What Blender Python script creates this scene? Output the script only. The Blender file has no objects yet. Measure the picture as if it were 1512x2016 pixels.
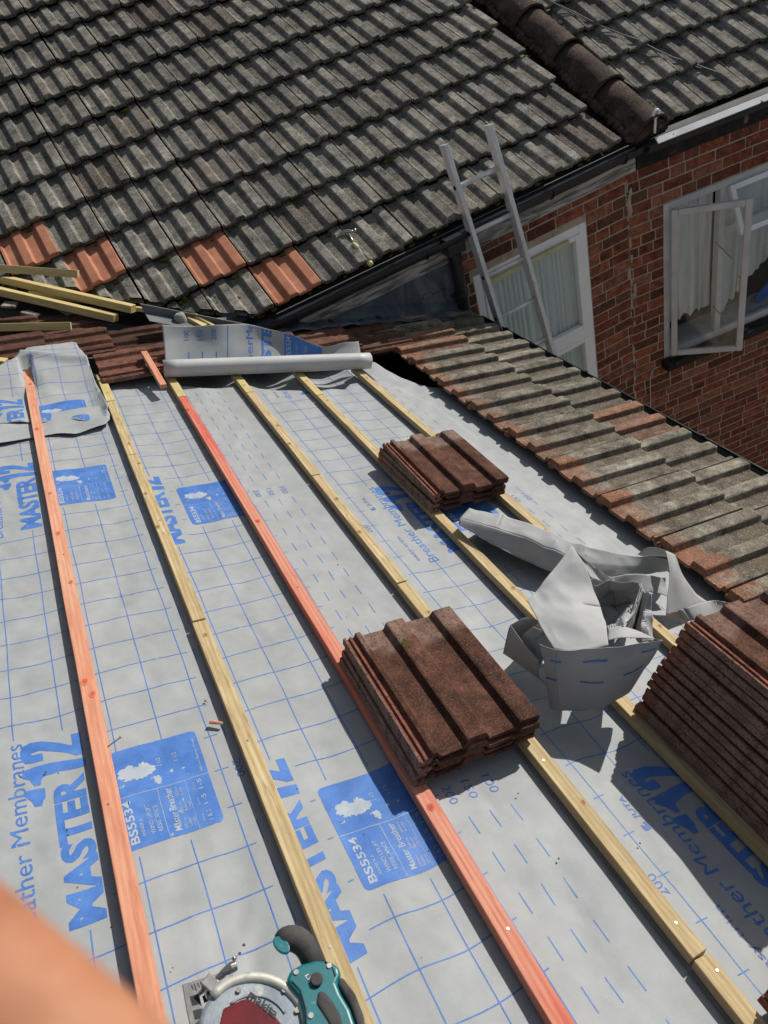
import bpy, bmesh, math, random
from mathutils import Vector, Matrix, noise
SC=bpy.context.scene
COL=SC.collection
rnd=random.Random(7)
D=math.radians
# ------------------------------------------------ camera, sky, sun, exposure
Z0=6.0
RR=((0.8582896721,-0.4427817522,-0.2593899740),(-0.4773309190,-0.5032822002,-0.7203209151),(0.1883986001,0.7420588567,-0.6433153353))
FPX=1397.96
cam=bpy.data.cameras.new('camera'); co=bpy.data.objects.new('camera',cam); COL.objects.link(co)
r,d_,f_=[Vector(v) for v in RR]
m=Matrix((( r.x,-d_.x,-f_.x,0),(r.y,-d_.y,-f_.y,0),(r.z,-d_.z,-f_.z,Z0),(0,0,0,1)))
co.matrix_world=m
cam.sensor_fit='HORIZONTAL'; cam.sensor_width=27.0; cam.lens=27.0*FPX/1512
cam.clip_start=0.01; cam.clip_end=600
cam.dof.use_dof=True; cam.dof.focus_distance=2.3; cam.dof.aperture_fstop=10.5
SC.camera=co
SUN=Vector((1.034,.35,.67)).normalized()
el=math.asin(SUN.z); az=math.atan2(SUN.x,SUN.y)
w=bpy.data.worlds.new("World"); SC.world=w; w.use_nodes=True
nt=w.node_tree; nt.nodes.clear()
sk=nt.nodes.new('ShaderNodeTexSky'); sk.sky_type='NISHITA'; sk.sun_disc=False; sk.sun_elevation=el; sk.sun_rotation=az
bg=nt.nodes.new('ShaderNodeBackground'); bg.inputs[1].default_value=0.082
wo=nt.nodes.new('ShaderNodeOutputWorld'); hs=nt.nodes.new('ShaderNodeHueSaturation'); hs.inputs['Saturation'].default_value=.5; nt.links.new(sk.outputs[0],hs.inputs['Color']); nt.links.new(hs.outputs[0],bg.inputs[0]); nt.links.new(bg.outputs[0],wo.inputs[0])
sl=bpy.data.lights.new('sun','SUN'); sl.energy=4.6; sl.angle=D(0.55); sl.color=(1,.945,.87)
so=bpy.data.objects.new('sun',sl); COL.objects.link(so); so.rotation_euler=(-SUN).to_track_quat('-Z','Y').to_euler()
SC.view_settings.view_transform='Standard'; SC.view_settings.look='None'; SC.view_settings.exposure=0.0; SC.view_settings.gamma=1

# ------------------------------------------------ frames of the two roofs (metres, from survey)
K=.89
AL=0.37197654; BE=0.48356091
A0=Vector((-.499,0,-1.2496+Z0)); sA=Vector((math.cos(AL),0,-math.sin(AL))); nA=Vector((math.sin(AL),0,math.cos(AL))); Yv=Vector((0,1,0)); Xv=Vector((1,0,0)); Zv=Vector((0,0,1))
def A(s,y,h=0): return A0+sA*s+nA*h+Yv*y
B0=Vector((0.7595736,6.3768050,-0.2087331+Z0)); dB=Vector((0,-math.cos(BE),-math.sin(BE))); nB=Vector((0,-math.sin(BE),math.cos(BE)))
GB=.3264
CAMP=Vector((0,0,Z0))
def ray(u,v):
    return r*((u-756)/FPX)+d_*((v-1008)/FPX)+f_
def hit(u,v,p,n):
    q=ray(u,v); return CAMP+q*((p-CAMP).dot(n)/q.dot(n))
def PA(u,v,h=0): return hit(u,v,A0+nA*h,nA)
def SY(u,v,h=0):
    p=PA(u,v,h)-A0; return p.dot(sA),p.y
YW=3.83
def PY(u,v,y=YW): return hit(u,v,Vector((0,y,0)),Yv)
def PB(u,v,h=0): return hit(u,v,B0+nB*h,nB)
MA=Matrix((sA,Yv,nA)).transposed().to_4x4(); MA.translation=A0      # local (s,y,h)

# ------------------------------------------------ object helpers
def tag(o,label=None,cat=None,group=None,kind=None):
    if label:o['label']=label
    if cat:o['category']=cat
    if group:o['group']=group
    if kind:o['kind']=kind
    return o
def link(name,me,mats,parent=None,mw=None):
    o=bpy.data.objects.new(name,me); COL.objects.link(o)
    for mm in (mats if isinstance(mats,(list,tuple)) else [mats]): me.materials.append(mm)
    if mw is not None: o.matrix_world=mw
    if parent is not None:
        o.parent=parent; o.matrix_parent_inverse=parent.matrix_world.inverted()
    return o
def empty(name,loc,label,cat,group=None):
    o=bpy.data.objects.new(name,None); COL.objects.link(o); o.matrix_world=Matrix.Translation(loc) if not isinstance(loc,Matrix) else loc
    o.empty_display_size=.1
    return tag(o,label,cat,group)
class MB:
    def __init__(s): s.v=[];s.f=[];s.t=[];s.m=[]
    def add(s,vs,fs,t=None,mi=0):
        o=len(s.v); s.v+= [tuple(v) for v in vs]; s.f+=[[i+o for i in f] for f in fs]
        s.t+=[t or (1,0,0)]*len(vs); s.m+=[mi]*len(fs)
    def box(s,c,ex,ey,ez,t=None,mi=0):
        c=Vector(c);vs=[c+ex*a+ey*b+ez*e for e in(-.5,.5) for b in(-.5,.5) for a in(-.5,.5)]
        s.add(vs,[(0,2,3,1),(4,5,7,6),(0,1,5,4),(2,6,7,3),(0,4,6,2),(1,3,7,5)],t,mi)
    def tube(s,pts,rad,n=8,t=None,mi=0,cap=True):
        pts=[Vector(p) for p in pts]; N=len(pts); vs=[];fs=[]; up=None
        for i,p in enumerate(pts):
            tn=(pts[min(i+1,N-1)]-pts[max(i-1,0)]).normalized()
            if up is None: up=tn.orthogonal().normalized()
            up=(up-tn*up.dot(tn)).normalized(); b=tn.cross(up)
            rr=rad[i] if isinstance(rad,(list,tuple)) else rad
            for k in range(n):
                a=2*math.pi*k/n; vs.append(p+up*math.cos(a)*rr+b*math.sin(a)*rr)
        for i in range(N-1):
            for k in range(n):
                fs.append((i*n+k,i*n+(k+1)%n,(i+1)*n+(k+1)%n,(i+1)*n+k))
        if cap: fs.append(tuple(range(n))[::-1]); fs.append(tuple((N-1)*n+k for k in range(n)))
        s.add(vs,fs,t,mi)
    def prism(s,pts,off,t=None,mi=0):
        pts=[Vector(p) for p in pts];n=len(pts);off=Vector(off)
        s.add(pts+[p+off for p in pts],[tuple(range(n))[::-1],tuple(range(n,2*n))]+[(i,(i+1)%n,n+(i+1)%n,n+i) for i in range(n)],t,mi)
    def build(s,name,mats,parent=None,bevel=0,smooth=False,mw=None,subsurf=0,solid=0,segs=2,fix=True):
        me=bpy.data.meshes.new(name)
        vs=s.v
        me.from_pydata(vs,[],s.f)
        if fix:
            bm=bmesh.new(); bm.from_mesh(me); bmesh.ops.recalc_face_normals(bm,faces=bm.faces)
            bm.to_mesh(me); bm.free()
        for p,mi in zip(me.polygons,s.m): p.material_index=mi; p.use_smooth=smooth
        a=me.color_attributes.new('tint','FLOAT_COLOR','POINT')
        buf=[]
        for t in s.t: buf+= [t[0],t[1],t[2],1]
        a.data.foreach_set('color',buf)
        o=link(name,me,mats,parent,mw)
        if solid:
            md=o.modifiers.new('solid','SOLIDIFY'); md.thickness=solid; md.offset=0
        if bevel:
            md=o.modifiers.new('bevel','BEVEL'); md.width=bevel; md.segments=segs; md.limit_method='ANGLE'; md.angle_limit=D(35)
        if subsurf:
            md=o.modifiers.new('sub','SUBSURF'); md.levels=subsurf; md.render_levels=subsurf
        return o

# ------------------------------------------------ materials
def mat(name,cols,scale=8,detail=6,rough=.85,bump=.3,bscale=60,stretch=(1,1,1),tint=None,spots=(),metal=0,coord='Object',spec=.3,rough2=None,distort=0,nrough=.6,bdist=.003,bands=None):
    """cols: [(pos,(r,g,b)),...]; tint: colour the tile leans to, by attribute G; R multiplies"""
    m=bpy.data.materials.new(name); m.use_nodes=True; T=m.node_tree; N=T.nodes; L=T.links; N.clear()
    out=N.new('ShaderNodeOutputMaterial'); P=N.new('ShaderNodeBsdfPrincipled'); L.new(P.outputs[0],out.inputs[0])
    tc=N.new('ShaderNodeTexCoord'); mp=N.new('ShaderNodeMapping'); mp.inputs['Scale'].default_value=stretch; L.new(tc.outputs[coord],mp.inputs[0])
    no=N.new('ShaderNodeTexNoise'); no.inputs['Scale'].default_value=scale; no.inputs['Detail'].default_value=detail; no.inputs['Roughness'].default_value=nrough; no.inputs['Distortion'].default_value=distort
    L.new(mp.outputs[0],no.inputs['Vector'])
    cr=N.new('ShaderNodeValToRGB'); e=cr.color_ramp.elements
    while len(e)>1:e.remove(e[-1])
    e[0].position=cols[0][0]; e[0].color=(*cols[0][1],1)
    for p,c in cols[1:]:
        q=e.new(p); q.color=(*c,1)
    L.new(no.outputs[0],cr.inputs[0]); colr=cr.outputs[0]
    def mix(a,bcol,fac,mode='MIX'):
        x=N.new('ShaderNodeMix'); x.data_type='RGBA'; x.blend_type=mode
        if isinstance(fac,(int,float)): x.inputs[0].default_value=fac
        else: L.new(fac,x.inputs[0])
        L.new(a,x.inputs[6])
        if isinstance(bcol,tuple): x.inputs[7].default_value=(*bcol,1)
        else: L.new(bcol,x.inputs[7])
        return x.outputs[2]
    if tint is not None:
        at=N.new('ShaderNodeAttribute'); at.attribute_name='tint'; sp=N.new('ShaderNodeSeparateColor'); L.new(at.outputs['Color'],sp.inputs[0])
        colr=mix(colr,tint,sp.outputs[1]) if not isinstance(tint,list) else mix(mix(colr,tint[0],sp.outputs[1]),tint[1],sp.outputs[2])
        cmb=N.new('ShaderNodeCombineColor'); 
        for i in range(3): L.new(sp.outputs[0],cmb.inputs[i])
        # keep some mottling on tinted areas
        n2=N.new('ShaderNodeTexNoise'); n2.inputs['Scale'].default_value=scale*3; n2.inputs['Detail'].default_value=8; L.new(mp.outputs[0],n2.inputs['Vector'])
        mr=N.new('ShaderNodeMapRange'); mr.inputs[1].default_value=.3; mr.inputs[2].default_value=.7; mr.inputs[3].default_value=.62; mr.inputs[4].default_value=1.3; L.new(n2.outputs[0],mr.inputs[0])
        mm=N.new('ShaderNodeMath'); mm.operation='MULTIPLY'; L.new(sp.outputs[0],mm.inputs[0]); L.new(mr.outputs[0],mm.inputs[1])
        cb=N.new('ShaderNodeCombineColor')
        for i in range(3): L.new(mm.outputs[0],cb.inputs[i])
        colr=mix(colr,cb.outputs[0],1.0,'MULTIPLY')
    for (kind,sc,lo,hi,col,amt) in spots:
        if kind=='v':
            nd=N.new('ShaderNodeTexVoronoi'); nd.inputs['Scale'].default_value=sc; L.new(mp.outputs[0],nd.inputs['Vector']); src=nd.outputs['Distance']
            nz=N.new('ShaderNodeTexNoise'); nz.inputs['Scale'].default_value=sc*3; L.new(mp.outputs[0],nz.inputs['Vector'])
            ad=N.new('ShaderNodeMath'); ad.operation='MULTIPLY_ADD'; L.new(nz.outputs[0],ad.inputs[0]); ad.inputs[1].default_value=.12; L.new(src,ad.inputs[2]); src=ad.outputs[0]
            # only some cells carry a spot
            s2=N.new('ShaderNodeSeparateColor'); L.new(nd.outputs['Color'],s2.inputs[0])
            gt=N.new('ShaderNodeMath'); gt.operation='GREATER_THAN'; gt.inputs[1].default_value=1-amt; L.new(s2.outputs[0],gt.inputs[0])
            am=gt.outputs[0]
        else:
            nd=N.new('ShaderNodeTexNoise'); nd.inputs['Scale'].default_value=sc; nd.inputs['Detail'].default_value=5; L.new(mp.outputs[0],nd.inputs['Vector']); src=nd.outputs[0]; am=None
        mr=N.new('ShaderNodeMapRange'); mr.inputs[1].default_value=lo; mr.inputs[2].default_value=hi; L.new(src,mr.inputs[0])
        mu=N.new('ShaderNodeMath'); mu.operation='MULTIPLY'; L.new(mr.outputs[0],mu.inputs[0])
        if am is None: mu.inputs[1].default_value=amt
        else: L.new(am,mu.inputs[1])
        colr=mix(colr,col,mu.outputs[0])
    if bands:
        # timber growth rings: wave along the stretched axis
        wv=N.new('ShaderNodeTexWave'); wv.wave_type='BANDS'; wv.bands_direction='Y'; wv.inputs['Scale'].default_value=bands[0]; wv.inputs['Distortion'].default_value=bands[1]; wv.inputs['Detail'].default_value=3; wv.inputs['Detail Scale'].default_value=1.5
        m2=N.new('ShaderNodeMapping'); m2.inputs['Scale'].default_value=(.06,1,1); L.new(tc.outputs[coord],m2.inputs[0]); L.new(m2.outputs[0],wv.inputs[0])
        mr=N.new('ShaderNodeMapRange'); mr.inputs[3].default_value=0; mr.inputs[4].default_value=bands[3]; L.new(wv.outputs[0],mr.inputs[0])
        colr=mix(colr,bands[2],mr.outputs[0])
    L.new(colr,P.inputs['Base Color'])
    P.inputs['Roughness'].default_value=rough; P.inputs['Metallic'].default_value=metal; P.inputs['Specular IOR Level'].default_value=spec
    if bump:
        bn=N.new('ShaderNodeTexNoise'); bn.inputs['Scale'].default_value=bscale; bn.inputs['Detail'].default_value=8; bn.inputs['Roughness'].default_value=.7; L.new(mp.outputs[0],bn.inputs['Vector'])
        bu=N.new('ShaderNodeBump'); bu.inputs['Strength'].default_value=bump; bu.inputs['Distance'].default_value=bdist; L.new(bn.outputs[0],bu.inputs['Height']); L.new(bu.outputs[0],P.inputs['Normal'])
    return m
g=lambda v:(v,v,v)
M={}
M['oldtile']=mat('weathered_concrete_tile',[(.30,(.09,.086,.074)),(.44,(.17,.162,.138)),(.58,(.265,.25,.215)),(.75,(.35,.33,.285))],scale=9,rough=.95,bump=.75,bscale=170,tint=[(.115,.062,.05),(.31,.125,.07)],
   spots=[('v',26,.16,.10,(.035,.035,.032),.20),('v',34,.13,.09,(.46,.47,.45),.11),('v',15,.085,.06,(.40,.41,.38),.10),('n',3.2,.58,.72,(.085,.075,.06),.55),('v',11,.09,.06,(.30,.19,.03),.035),('n',150,.52,.62,(.38,.37,.33),.6),('n',170,.47,.38,(.05,.048,.04),.7),('n',45,.40,.33,(.05,.048,.04),.5)],bdist=.004,spec=.15)
M['strip']=mat('lichened_concrete_tile',[(.30,(.075,.062,.047)),(.44,(.155,.138,.108)),(.58,(.26,.24,.195)),(.78,(.37,.36,.305))],scale=10,rough=.95,bump=.9,bscale=150,tint=[(.27,.11,.062),(.075,.054,.038)],
   spots=[('n',5,.54,.66,(.12,.09,.065),.6),('v',30,.13,.09,(.62,.62,.58),.09),('v',45,.16,.09,(.05,.04,.035),.16),('n',150,.54,.66,(.44,.43,.37),.40),('n',160,.46,.37,(.09,.08,.06),.65)],bdist=.004,spec=.15)
M['orange']=mat('new_terracotta_tile',[(.35,(.36,.145,.085)),(.55,(.43,.185,.11)),(.7,(.49,.24,.155))],scale=10,rough=.85,bump=.3,bscale=200,spots=[('n',5,.62,.8,(.30,.11,.06),.4)],spec=.25)
M['brown']=mat('red_brown_concrete_tile',[(.30,(.042,.021,.015)),(.45,(.085,.038,.025)),(.60,(.135,.060,.040)),(.78,(.22,.105,.070))],scale=11,rough=.9,bump=1.0,bscale=170,tint=[(.25,.21,.175),(.27,.105,.072)],
   spots=[('n',6,.52,.66,(.045,.025,.017),.7),('v',30,.12,.08,(.36,.34,.30),.06),('n',190,.53,.66,(.24,.12,.08),.42),('n',170,.46,.37,(.028,.016,.012),.6)],bdist=.004,spec=.2)
M['edge']=mat('clean_red_tile_edge',[(.3,(.13,.055,.05)),(.55,(.20,.09,.08)),(.75,(.30,.16,.15))],scale=18,rough=.9,bump=.5,bscale=120)
M['ridge']=mat('mossy_dark_ridge_tile',[(.3,(.022,.018,.015)),(.5,(.058,.043,.036)),(.7,(.11,.078,.064))],scale=10,rough=.95,bump=1,bscale=60,spots=[('v',22,.15,.11,(.50,.50,.48),.26),('n',140,.54,.66,(.20,.15,.12),.5),('n',6,.55,.7,(.03,.028,.02),.7)],bdist=.008,spec=.1)
M['moss']=mat('moss',[(.3,(.03,.035,.008)),(.6,(.10,.11,.02)),(.8,(.20,.19,.04))],scale=40,rough=1,bump=1,bscale=200,spec=.05)
M['mortar']=mat('lime_mortar',[(.3,(.27,.23,.18)),(.6,(.44,.38,.30)),(.8,(.54,.47,.38))],scale=12,rough=.95,bump=.6,bscale=120)
M['brick']=mat('red_brick',[(.3,(.11,.034,.022)),(.5,(.235,.075,.043)),(.7,(.33,.115,.065))],scale=16,rough=.9,bump=.7,bscale=110,tint=[(.10,.045,.035),(.34,.19,.13)],spots=[('n',60,.62,.74,(.40,.22,.13),.3)],spec=.15)
M['paintwood']=mat('flaking_painted_fascia',[(.38,(.10,.095,.085)),(.47,(.24,.235,.22)),(.56,(.44,.43,.41)),(.7,(.50,.49,.47))],scale=5,rough=.8,bump=.6,bscale=50,stretch=(1,1,9),distort=.6)
M['black']=mat('black_plastic_gutter',[(.3,(.010,.011,.013)),(.7,(.030,.032,.036))],scale=7,rough=.32,bump=.15,bscale=30,spec=.5)
M['blackmat']=mat('black_stained_board',[(.35,(.008,.008,.008)),(.7,(.035,.033,.03))],scale=12,rough=.8,bump=.5,bscale=60,spots=[('n',14,.62,.7,(.30,.29,.28),.5)])
M['whitepaint']=mat('peeling_white_gutter',[(.3,(.62,.63,.64)),(.6,(.78,.79,.80))],scale=9,rough=.45,bump=.2,bscale=40,spots=[('n',18,.66,.69,(.02,.02,.02),1.0)])
M['upvc']=mat('white_upvc',[(.3,(.80,.81,.82)),(.7,(.88,.88,.89))],scale=4,rough=.35,bump=.05,bscale=30,spec=.5)
M['upvcgrey']=mat('grimy_upvc',[(.3,(.46,.46,.48)),(.7,(.62,.62,.64))],scale=7,rough=.45,bump=.1,bscale=40)
M['sealyellow']=mat('yellowed_drip_rail',[(.3,(.45,.42,.26)),(.7,(.62,.58,.36))],scale=14,rough=.7,bump=.3,bscale=60)
M['lead']=mat('lead_flashing',[(.3,(.045,.055,.075)),(.5,(.10,.115,.145)),(.7,(.20,.215,.25))],scale=4,rough=.55,bump=.5,bscale=20,stretch=(2,1,.8),metal=.25,distort=1)
M['alu']=mat('worn_aluminium',[(.3,(.55,.55,.55)),(.7,(.76,.76,.75))],scale=10,rough=.5,bump=.25,bscale=60,stretch=(3,3,.6),metal=.35,spots=[('n',20,.6,.7,(.25,.25,.24),.5)])
M['steel']=mat('steel',[(.3,(.30,.29,.28)),(.7,(.46,.45,.43))],scale=30,rough=.35,bump=.1,bscale=80,metal=.9)
M['membrane']=mat('grey_breather_membrane',[(.3,(.285,.305,.313)),(.5,(.318,.337,.344)),(.7,(.352,.370,.374))],scale=13,rough=.62,bump=.25,bscale=330,spec=.35,bdist=.0012,spots=[('n',2.4,.52,.72,(.26,.255,.235),.30),('n',17,.60,.72,(.28,.28,.265),.3),('v',14,.05,.03,(.07,.06,.05),.3),('n',260,.66,.73,(.5,.5,.5),.5)])
M['membranedark']=mat('grey_membrane_underside',[(.3,(.31,.32,.325)),(.7,(.40,.41,.415))],scale=9,rough=.72,bump=.35,bscale=260,spec=.22,bdist=.0015)
M['rollmat']=mat('pale_rolled_membrane',[(.3,(.42,.43,.435)),(.7,(.52,.53,.535))],scale=9,rough=.5,bump=.3,bscale=300,spec=.45,bdist=.001)
M['ink']=mat('blue_print',[(.3,(.045,.135,.40)),(.5,(.060,.17,.48)),(.7,(.085,.21,.54))],scale=20,rough=.55,bump=.1,bscale=300,spots=[('n',260,.64,.72,(.30,.36,.44),.5),('n',9,.55,.75,(.10,.23,.50),.45)])
M['ink2']=mat('faint_blue_print',[(.3,(.065,.12,.34)),(.7,(.10,.17,.42))],scale=20,rough=.6,bump=0)
M['knock']=mat('unprinted_lettering',[(.3,(.30,.35,.42)),(.7,(.40,.45,.50))],scale=30,rough=.6,bump=0)
def timber(name,c0,c1,c2,knot,bw=.35,extra=()):
    return mat(name,[(.28,c0),(.5,c1),(.72,c2)],scale=5,stretch=(1.2,14,14),rough=.75,bump=.45,bscale=16,bands=(24,3.5,knot,bw),spots=[('v',5.5,.07,.03,knot,.30)]+list(extra),spec=.25,bdist=.002)
def knots(mname,*a,**k):
    return timber(mname,*a,**k)
M['pine']=knots('treated_pine',(.38,.275,.135),(.53,.415,.225),(.64,.53,.32),(.24,.155,.075),bw=.35,extra=[('n',2.0,.50,.66,(.36,.275,.14),.55),('n',30,.60,.70,(.62,.55,.38),.5),('n',12,.58,.68,(.17,.12,.06),.5)])
M['pineyellow']=knots('yellow_pine',(.42,.33,.13),(.56,.46,.21),(.66,.56,.30),(.30,.20,.08))
M['redwood']=knots('red_dyed_pine',(.50,.085,.055),(.60,.15,.095),(.62,.25,.165),(.34,.07,.05),extra=[('n',1.1,.46,.60,(.60,.30,.20),.85),('n',9,.55,.7,(.42,.10,.07),.5)])
M['orangewood']=knots('orange_dyed_pine',(.50,.20,.12),(.62,.29,.18),(.68,.38,.25),(.44,.13,.07),bw=.3,extra=[('n',1.6,.48,.64,(.66,.40,.27),.6),('n',11,.56,.7,(.45,.16,.09),.5)])
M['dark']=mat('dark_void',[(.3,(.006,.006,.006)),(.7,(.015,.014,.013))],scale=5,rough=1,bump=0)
M['net']=mat('net_curtain',[(.3,(.52,.55,.56)),(.7,(.70,.72,.73))],scale=7,rough=.9,bump=.3,bscale=90,stretch=(3,1,.3),spots=[('v',42,.20,.13,(.80,.81,.82),.28)])
M['drape']=mat('white_curtain',[(.3,(.62,.67,.67)),(.7,(.80,.84,.84))],scale=9,rough=.9,bump=.2,bscale=50,stretch=(3,1,.2))
M['teal']=mat('teal_tool_plastic',[(.3,(.0,.105,.125)),(.7,(.003,.155,.175))],scale=20,rough=.38,bump=.05,bscale=100,spec=.5,spots=[('n',60,.66,.72,(.25,.28,.27),.4)])
M['rubber']=mat('black_tool_rubber',[(.3,(.025,.025,.026)),(.7,(.075,.074,.07))],scale=25,rough=.75,bump=.4,bscale=150)
M['rimmetal']=mat('bright_guard_rim',[(.3,(.48,.48,.42)),(.7,(.66,.65,.58))],scale=20,rough=.45,bump=.3,bscale=60,metal=.3,spots=[('n',40,.6,.68,(.30,.30,.28),.6)])
M['guard']=mat('scuffed_guard_metal',[(.3,(.15,.18,.21)),(.55,(.23,.265,.30)),(.75,(.38,.40,.41))],scale=14,rough=.5,bump=.3,bscale=60,metal=.35,spots=[('n',30,.6,.7,(.66,.64,.55),.5)])
M['bladered']=mat('dark_red_guard',[(.3,(.09,.006,.010)),(.7,(.16,.012,.018))],scale=20,rough=.4,bump=.1,bscale=60)
M['skin']=mat('skin',[(.3,(.27,.10,.055)),(.5,(.42,.185,.10)),(.7,(.48,.24,.14)),(.85,(.40,.13,.075))],scale=38,rough=.6,bump=.2,bscale=300,spec=.3)
M['yellowtool']=mat('yellow_grip',[(.3,(.50,.48,.16)),(.7,(.70,.68,.32))],scale=50,rough=.6,bump=.1)
M['ground']=mat('paving_ground',[(.3,(.09,.085,.08)),(.7,(.17,.165,.15))],scale=2,rough=.95,bump=.4,bscale=20)
M['blueclip']=mat('blue_plastic',[(.3,(.01,.09,.42)),(.7,(.02,.13,.5))],scale=9,rough=.4,bump=0)
M['cement']=mat('grey_mortar_lump',[(.3,(.22,.225,.215)),(.7,(.40,.40,.385))],scale=20,rough=.9,bump=.8,bscale=80)
M['pvcgrey']=mat('grey_valley_trough',[(.3,(.10,.11,.115)),(.7,(.17,.18,.185))],scale=4,rough=.5,bump=.1,bscale=40)
def knotmat(name,outer,inner):
    m=mat(name,[(.4,outer),(.6,outer)],scale=60,rough=.7,bump=.3,bscale=90); T=m.node_tree;N=T.nodes;L=T.links
    P=[n for n in N if n.type=='BSDF_PRINCIPLED'][0]; cr=[n for n in N if n.type=='VALTORGB'][0]
    at=N.new('ShaderNodeAttribute'); at.attribute_name='tint'; sp=N.new('ShaderNodeSeparateColor'); L.new(at.outputs['Color'],sp.inputs[0])
    x=N.new('ShaderNodeMix'); x.data_type='RGBA'; x.inputs[6].default_value=(*outer,1); x.inputs[7].default_value=(*inner,1); L.new(sp.outputs[0],x.inputs[0]); L.new(x.outputs[2],P.inputs['Base Color']); return m
M['knot']=knotmat('pine_knot',(.50,.37,.17),(.24,.13,.05))
M['knot_pineyellow']=knotmat('yellow_pine_knot',(.55,.44,.20),(.36,.24,.09))
M['knot_redwood']=knotmat('red_pine_knot',(.66,.13,.075),(.40,.06,.04))
M['knot_orangewood']=knotmat('orange_pine_knot',(.70,.26,.14),(.52,.10,.055))
def glassmat():
    m=bpy.data.materials.new('window_glass'); m.use_nodes=True; T=m.node_tree; N=T.nodes;L=T.links;N.clear()
    out=N.new('ShaderNodeOutputMaterial'); mx=N.new('ShaderNodeMixShader'); tr=N.new('ShaderNodeBsdfTransparent'); gl=N.new('ShaderNodeBsdfGlossy'); gl.inputs['Roughness'].default_value=.02
    lw=N.new('ShaderNodeLayerWeight'); lw.inputs[0].default_value=.5; fp=N.new('ShaderNodeMath'); fp.operation='POWER'; fp.inputs[1].default_value=4; L.new(lw.outputs['Facing'],fp.inputs[0]); fr=N.new('ShaderNodeMath'); fr.operation='MULTIPLY_ADD'; fr.inputs[1].default_value=.7; fr.inputs[2].default_value=.035; L.new(fp.outputs[0],fr.inputs[0]); tr.inputs[0].default_value=(.93,.95,.95,1)
    L.new(fr.outputs[0],mx.inputs[0]); L.new(tr.outputs[0],mx.inputs[1]); L.new(gl.outputs[0],mx.inputs[2]); L.new(mx.outputs[0],out.inputs[0]); return m
M['glass']=glassmat()

# ------------------------------------------------ ground
mb=MB(); mb.add([(-300,-300,0),(300,-300,0),(300,300,0),(-300,300,0)],[(0,1,2,3)])
tag(mb.build('ground',M['ground']),kind='structure')

# ------------------------------------------------ tile shape
PROF=[(0,.0140),(.012,.0140),(.019,.002),(.025,0),(.078,0),(.083,.002),(.090,.017),(.095,.0192),(.137,.0198),(.142,.0175),(.150,.002),(.156,0),(.220,0),(.225,.002),(.232,.017),(.237,.0192),(.284,.0198),(.289,.0165)]
def tile_verts(L,th=.012,lip=True,stations=(0,.02,.5,1),wob=0,rng=rnd,rise=0.0):
    """solid tile, local x across (0-.30), y from tail (0) up to head (L)"""
    top=list(PROF)
    if lip: top=[(-.034,-.004),(-.033,.003),(-.027,.003),(-.026,-.003),(-.019,-.003),(-.018,.003),(-.011,.003),(-.010,-.003),(-.002,-.003)]+[(0.0005,.0105)]+top[1:]
    bot=[(x,min(z,.012)-th if x>=0 else -.016) for x,z in top]
    n=len(top);vs=[];fs=[]
    for si,st in enumerate(stations):
        y=st*L
        dz=rise*(1-st)
        rr=(rng.random()-.5)*wob
        for x,z in top:
            e=(rng.random()-.5)*wob if wob else 0
            yy=y+(e*1.5 if si in(0,len(stations)-1) else 0)
            if si==0: z=z-.0025
            vs.append((x,yy,z+dz+e*.4))
        for x,z in bot: vs.append((x,y+((rng.random()-.5)*wob*1.5 if wob and si in(0,len(stations)-1) else 0),z+dz))
    S=len(stations)
    for i in range(S-1):
        a=i*2*n;b=(i+1)*2*n
        for k in range(n-1):
            fs.append((a+k,a+k+1,b+k+1,b+k)); fs.append((a+n+k+1,a+n+k,b+n+k,b+n+k+1))
        fs.append((a+n-1,a+2*n-1,b+2*n-1,b+n-1)); fs.append((a,b,b+n,a+n))
    for k in range(n-1):
        fs.append((k+1,k,n+k,n+k+1)); o=(S-1)*2*n; fs.append((o+k,o+k+1,o+n+k+1,o+n+k))
    return vs,fs
def add_tile(mb,org,ex,ey,ez,L,t,th=.012,lip=False,rise=.03,stations=(0,.02,1),wob=.003,yaw=0,clip=None,sx=1.0,grime_shade=False):
    vs,fs=tile_verts(L,th,lip,stations,wob,rise=rise)
    c,s=math.cos(yaw),math.sin(yaw); out=[]
    for x,y,z in vs:
        X=(x*c-y*s)*sx;Y=x*s+y*c
        out.append(org+ex*X+ey*Y+ez*z)
    o_=len(mb.v); mb.add(out,fs,t)
    if grime_shade:
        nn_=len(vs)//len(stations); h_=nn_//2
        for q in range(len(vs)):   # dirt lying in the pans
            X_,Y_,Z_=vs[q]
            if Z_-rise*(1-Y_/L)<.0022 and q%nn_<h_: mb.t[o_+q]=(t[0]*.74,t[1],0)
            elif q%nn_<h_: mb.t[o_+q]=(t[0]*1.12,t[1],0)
        for q in range(nn_):     # front edge blackened: algae plus the step's shade painted into the tint
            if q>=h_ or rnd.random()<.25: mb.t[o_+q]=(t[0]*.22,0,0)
def clip_obj(o,planes):
    bm=bmesh.new(); bm.from_mesh(o.data)
    for co_,no_ in planes:
        geom=bm.verts[:]+bm.edges[:]+bm.faces[:]
        bmesh.ops.bisect_plane(bm,geom=geom,plane_co=co_,plane_no=no_,clear_outer=True)
    bm.to_mesh(o.data); bm.free()

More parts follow.
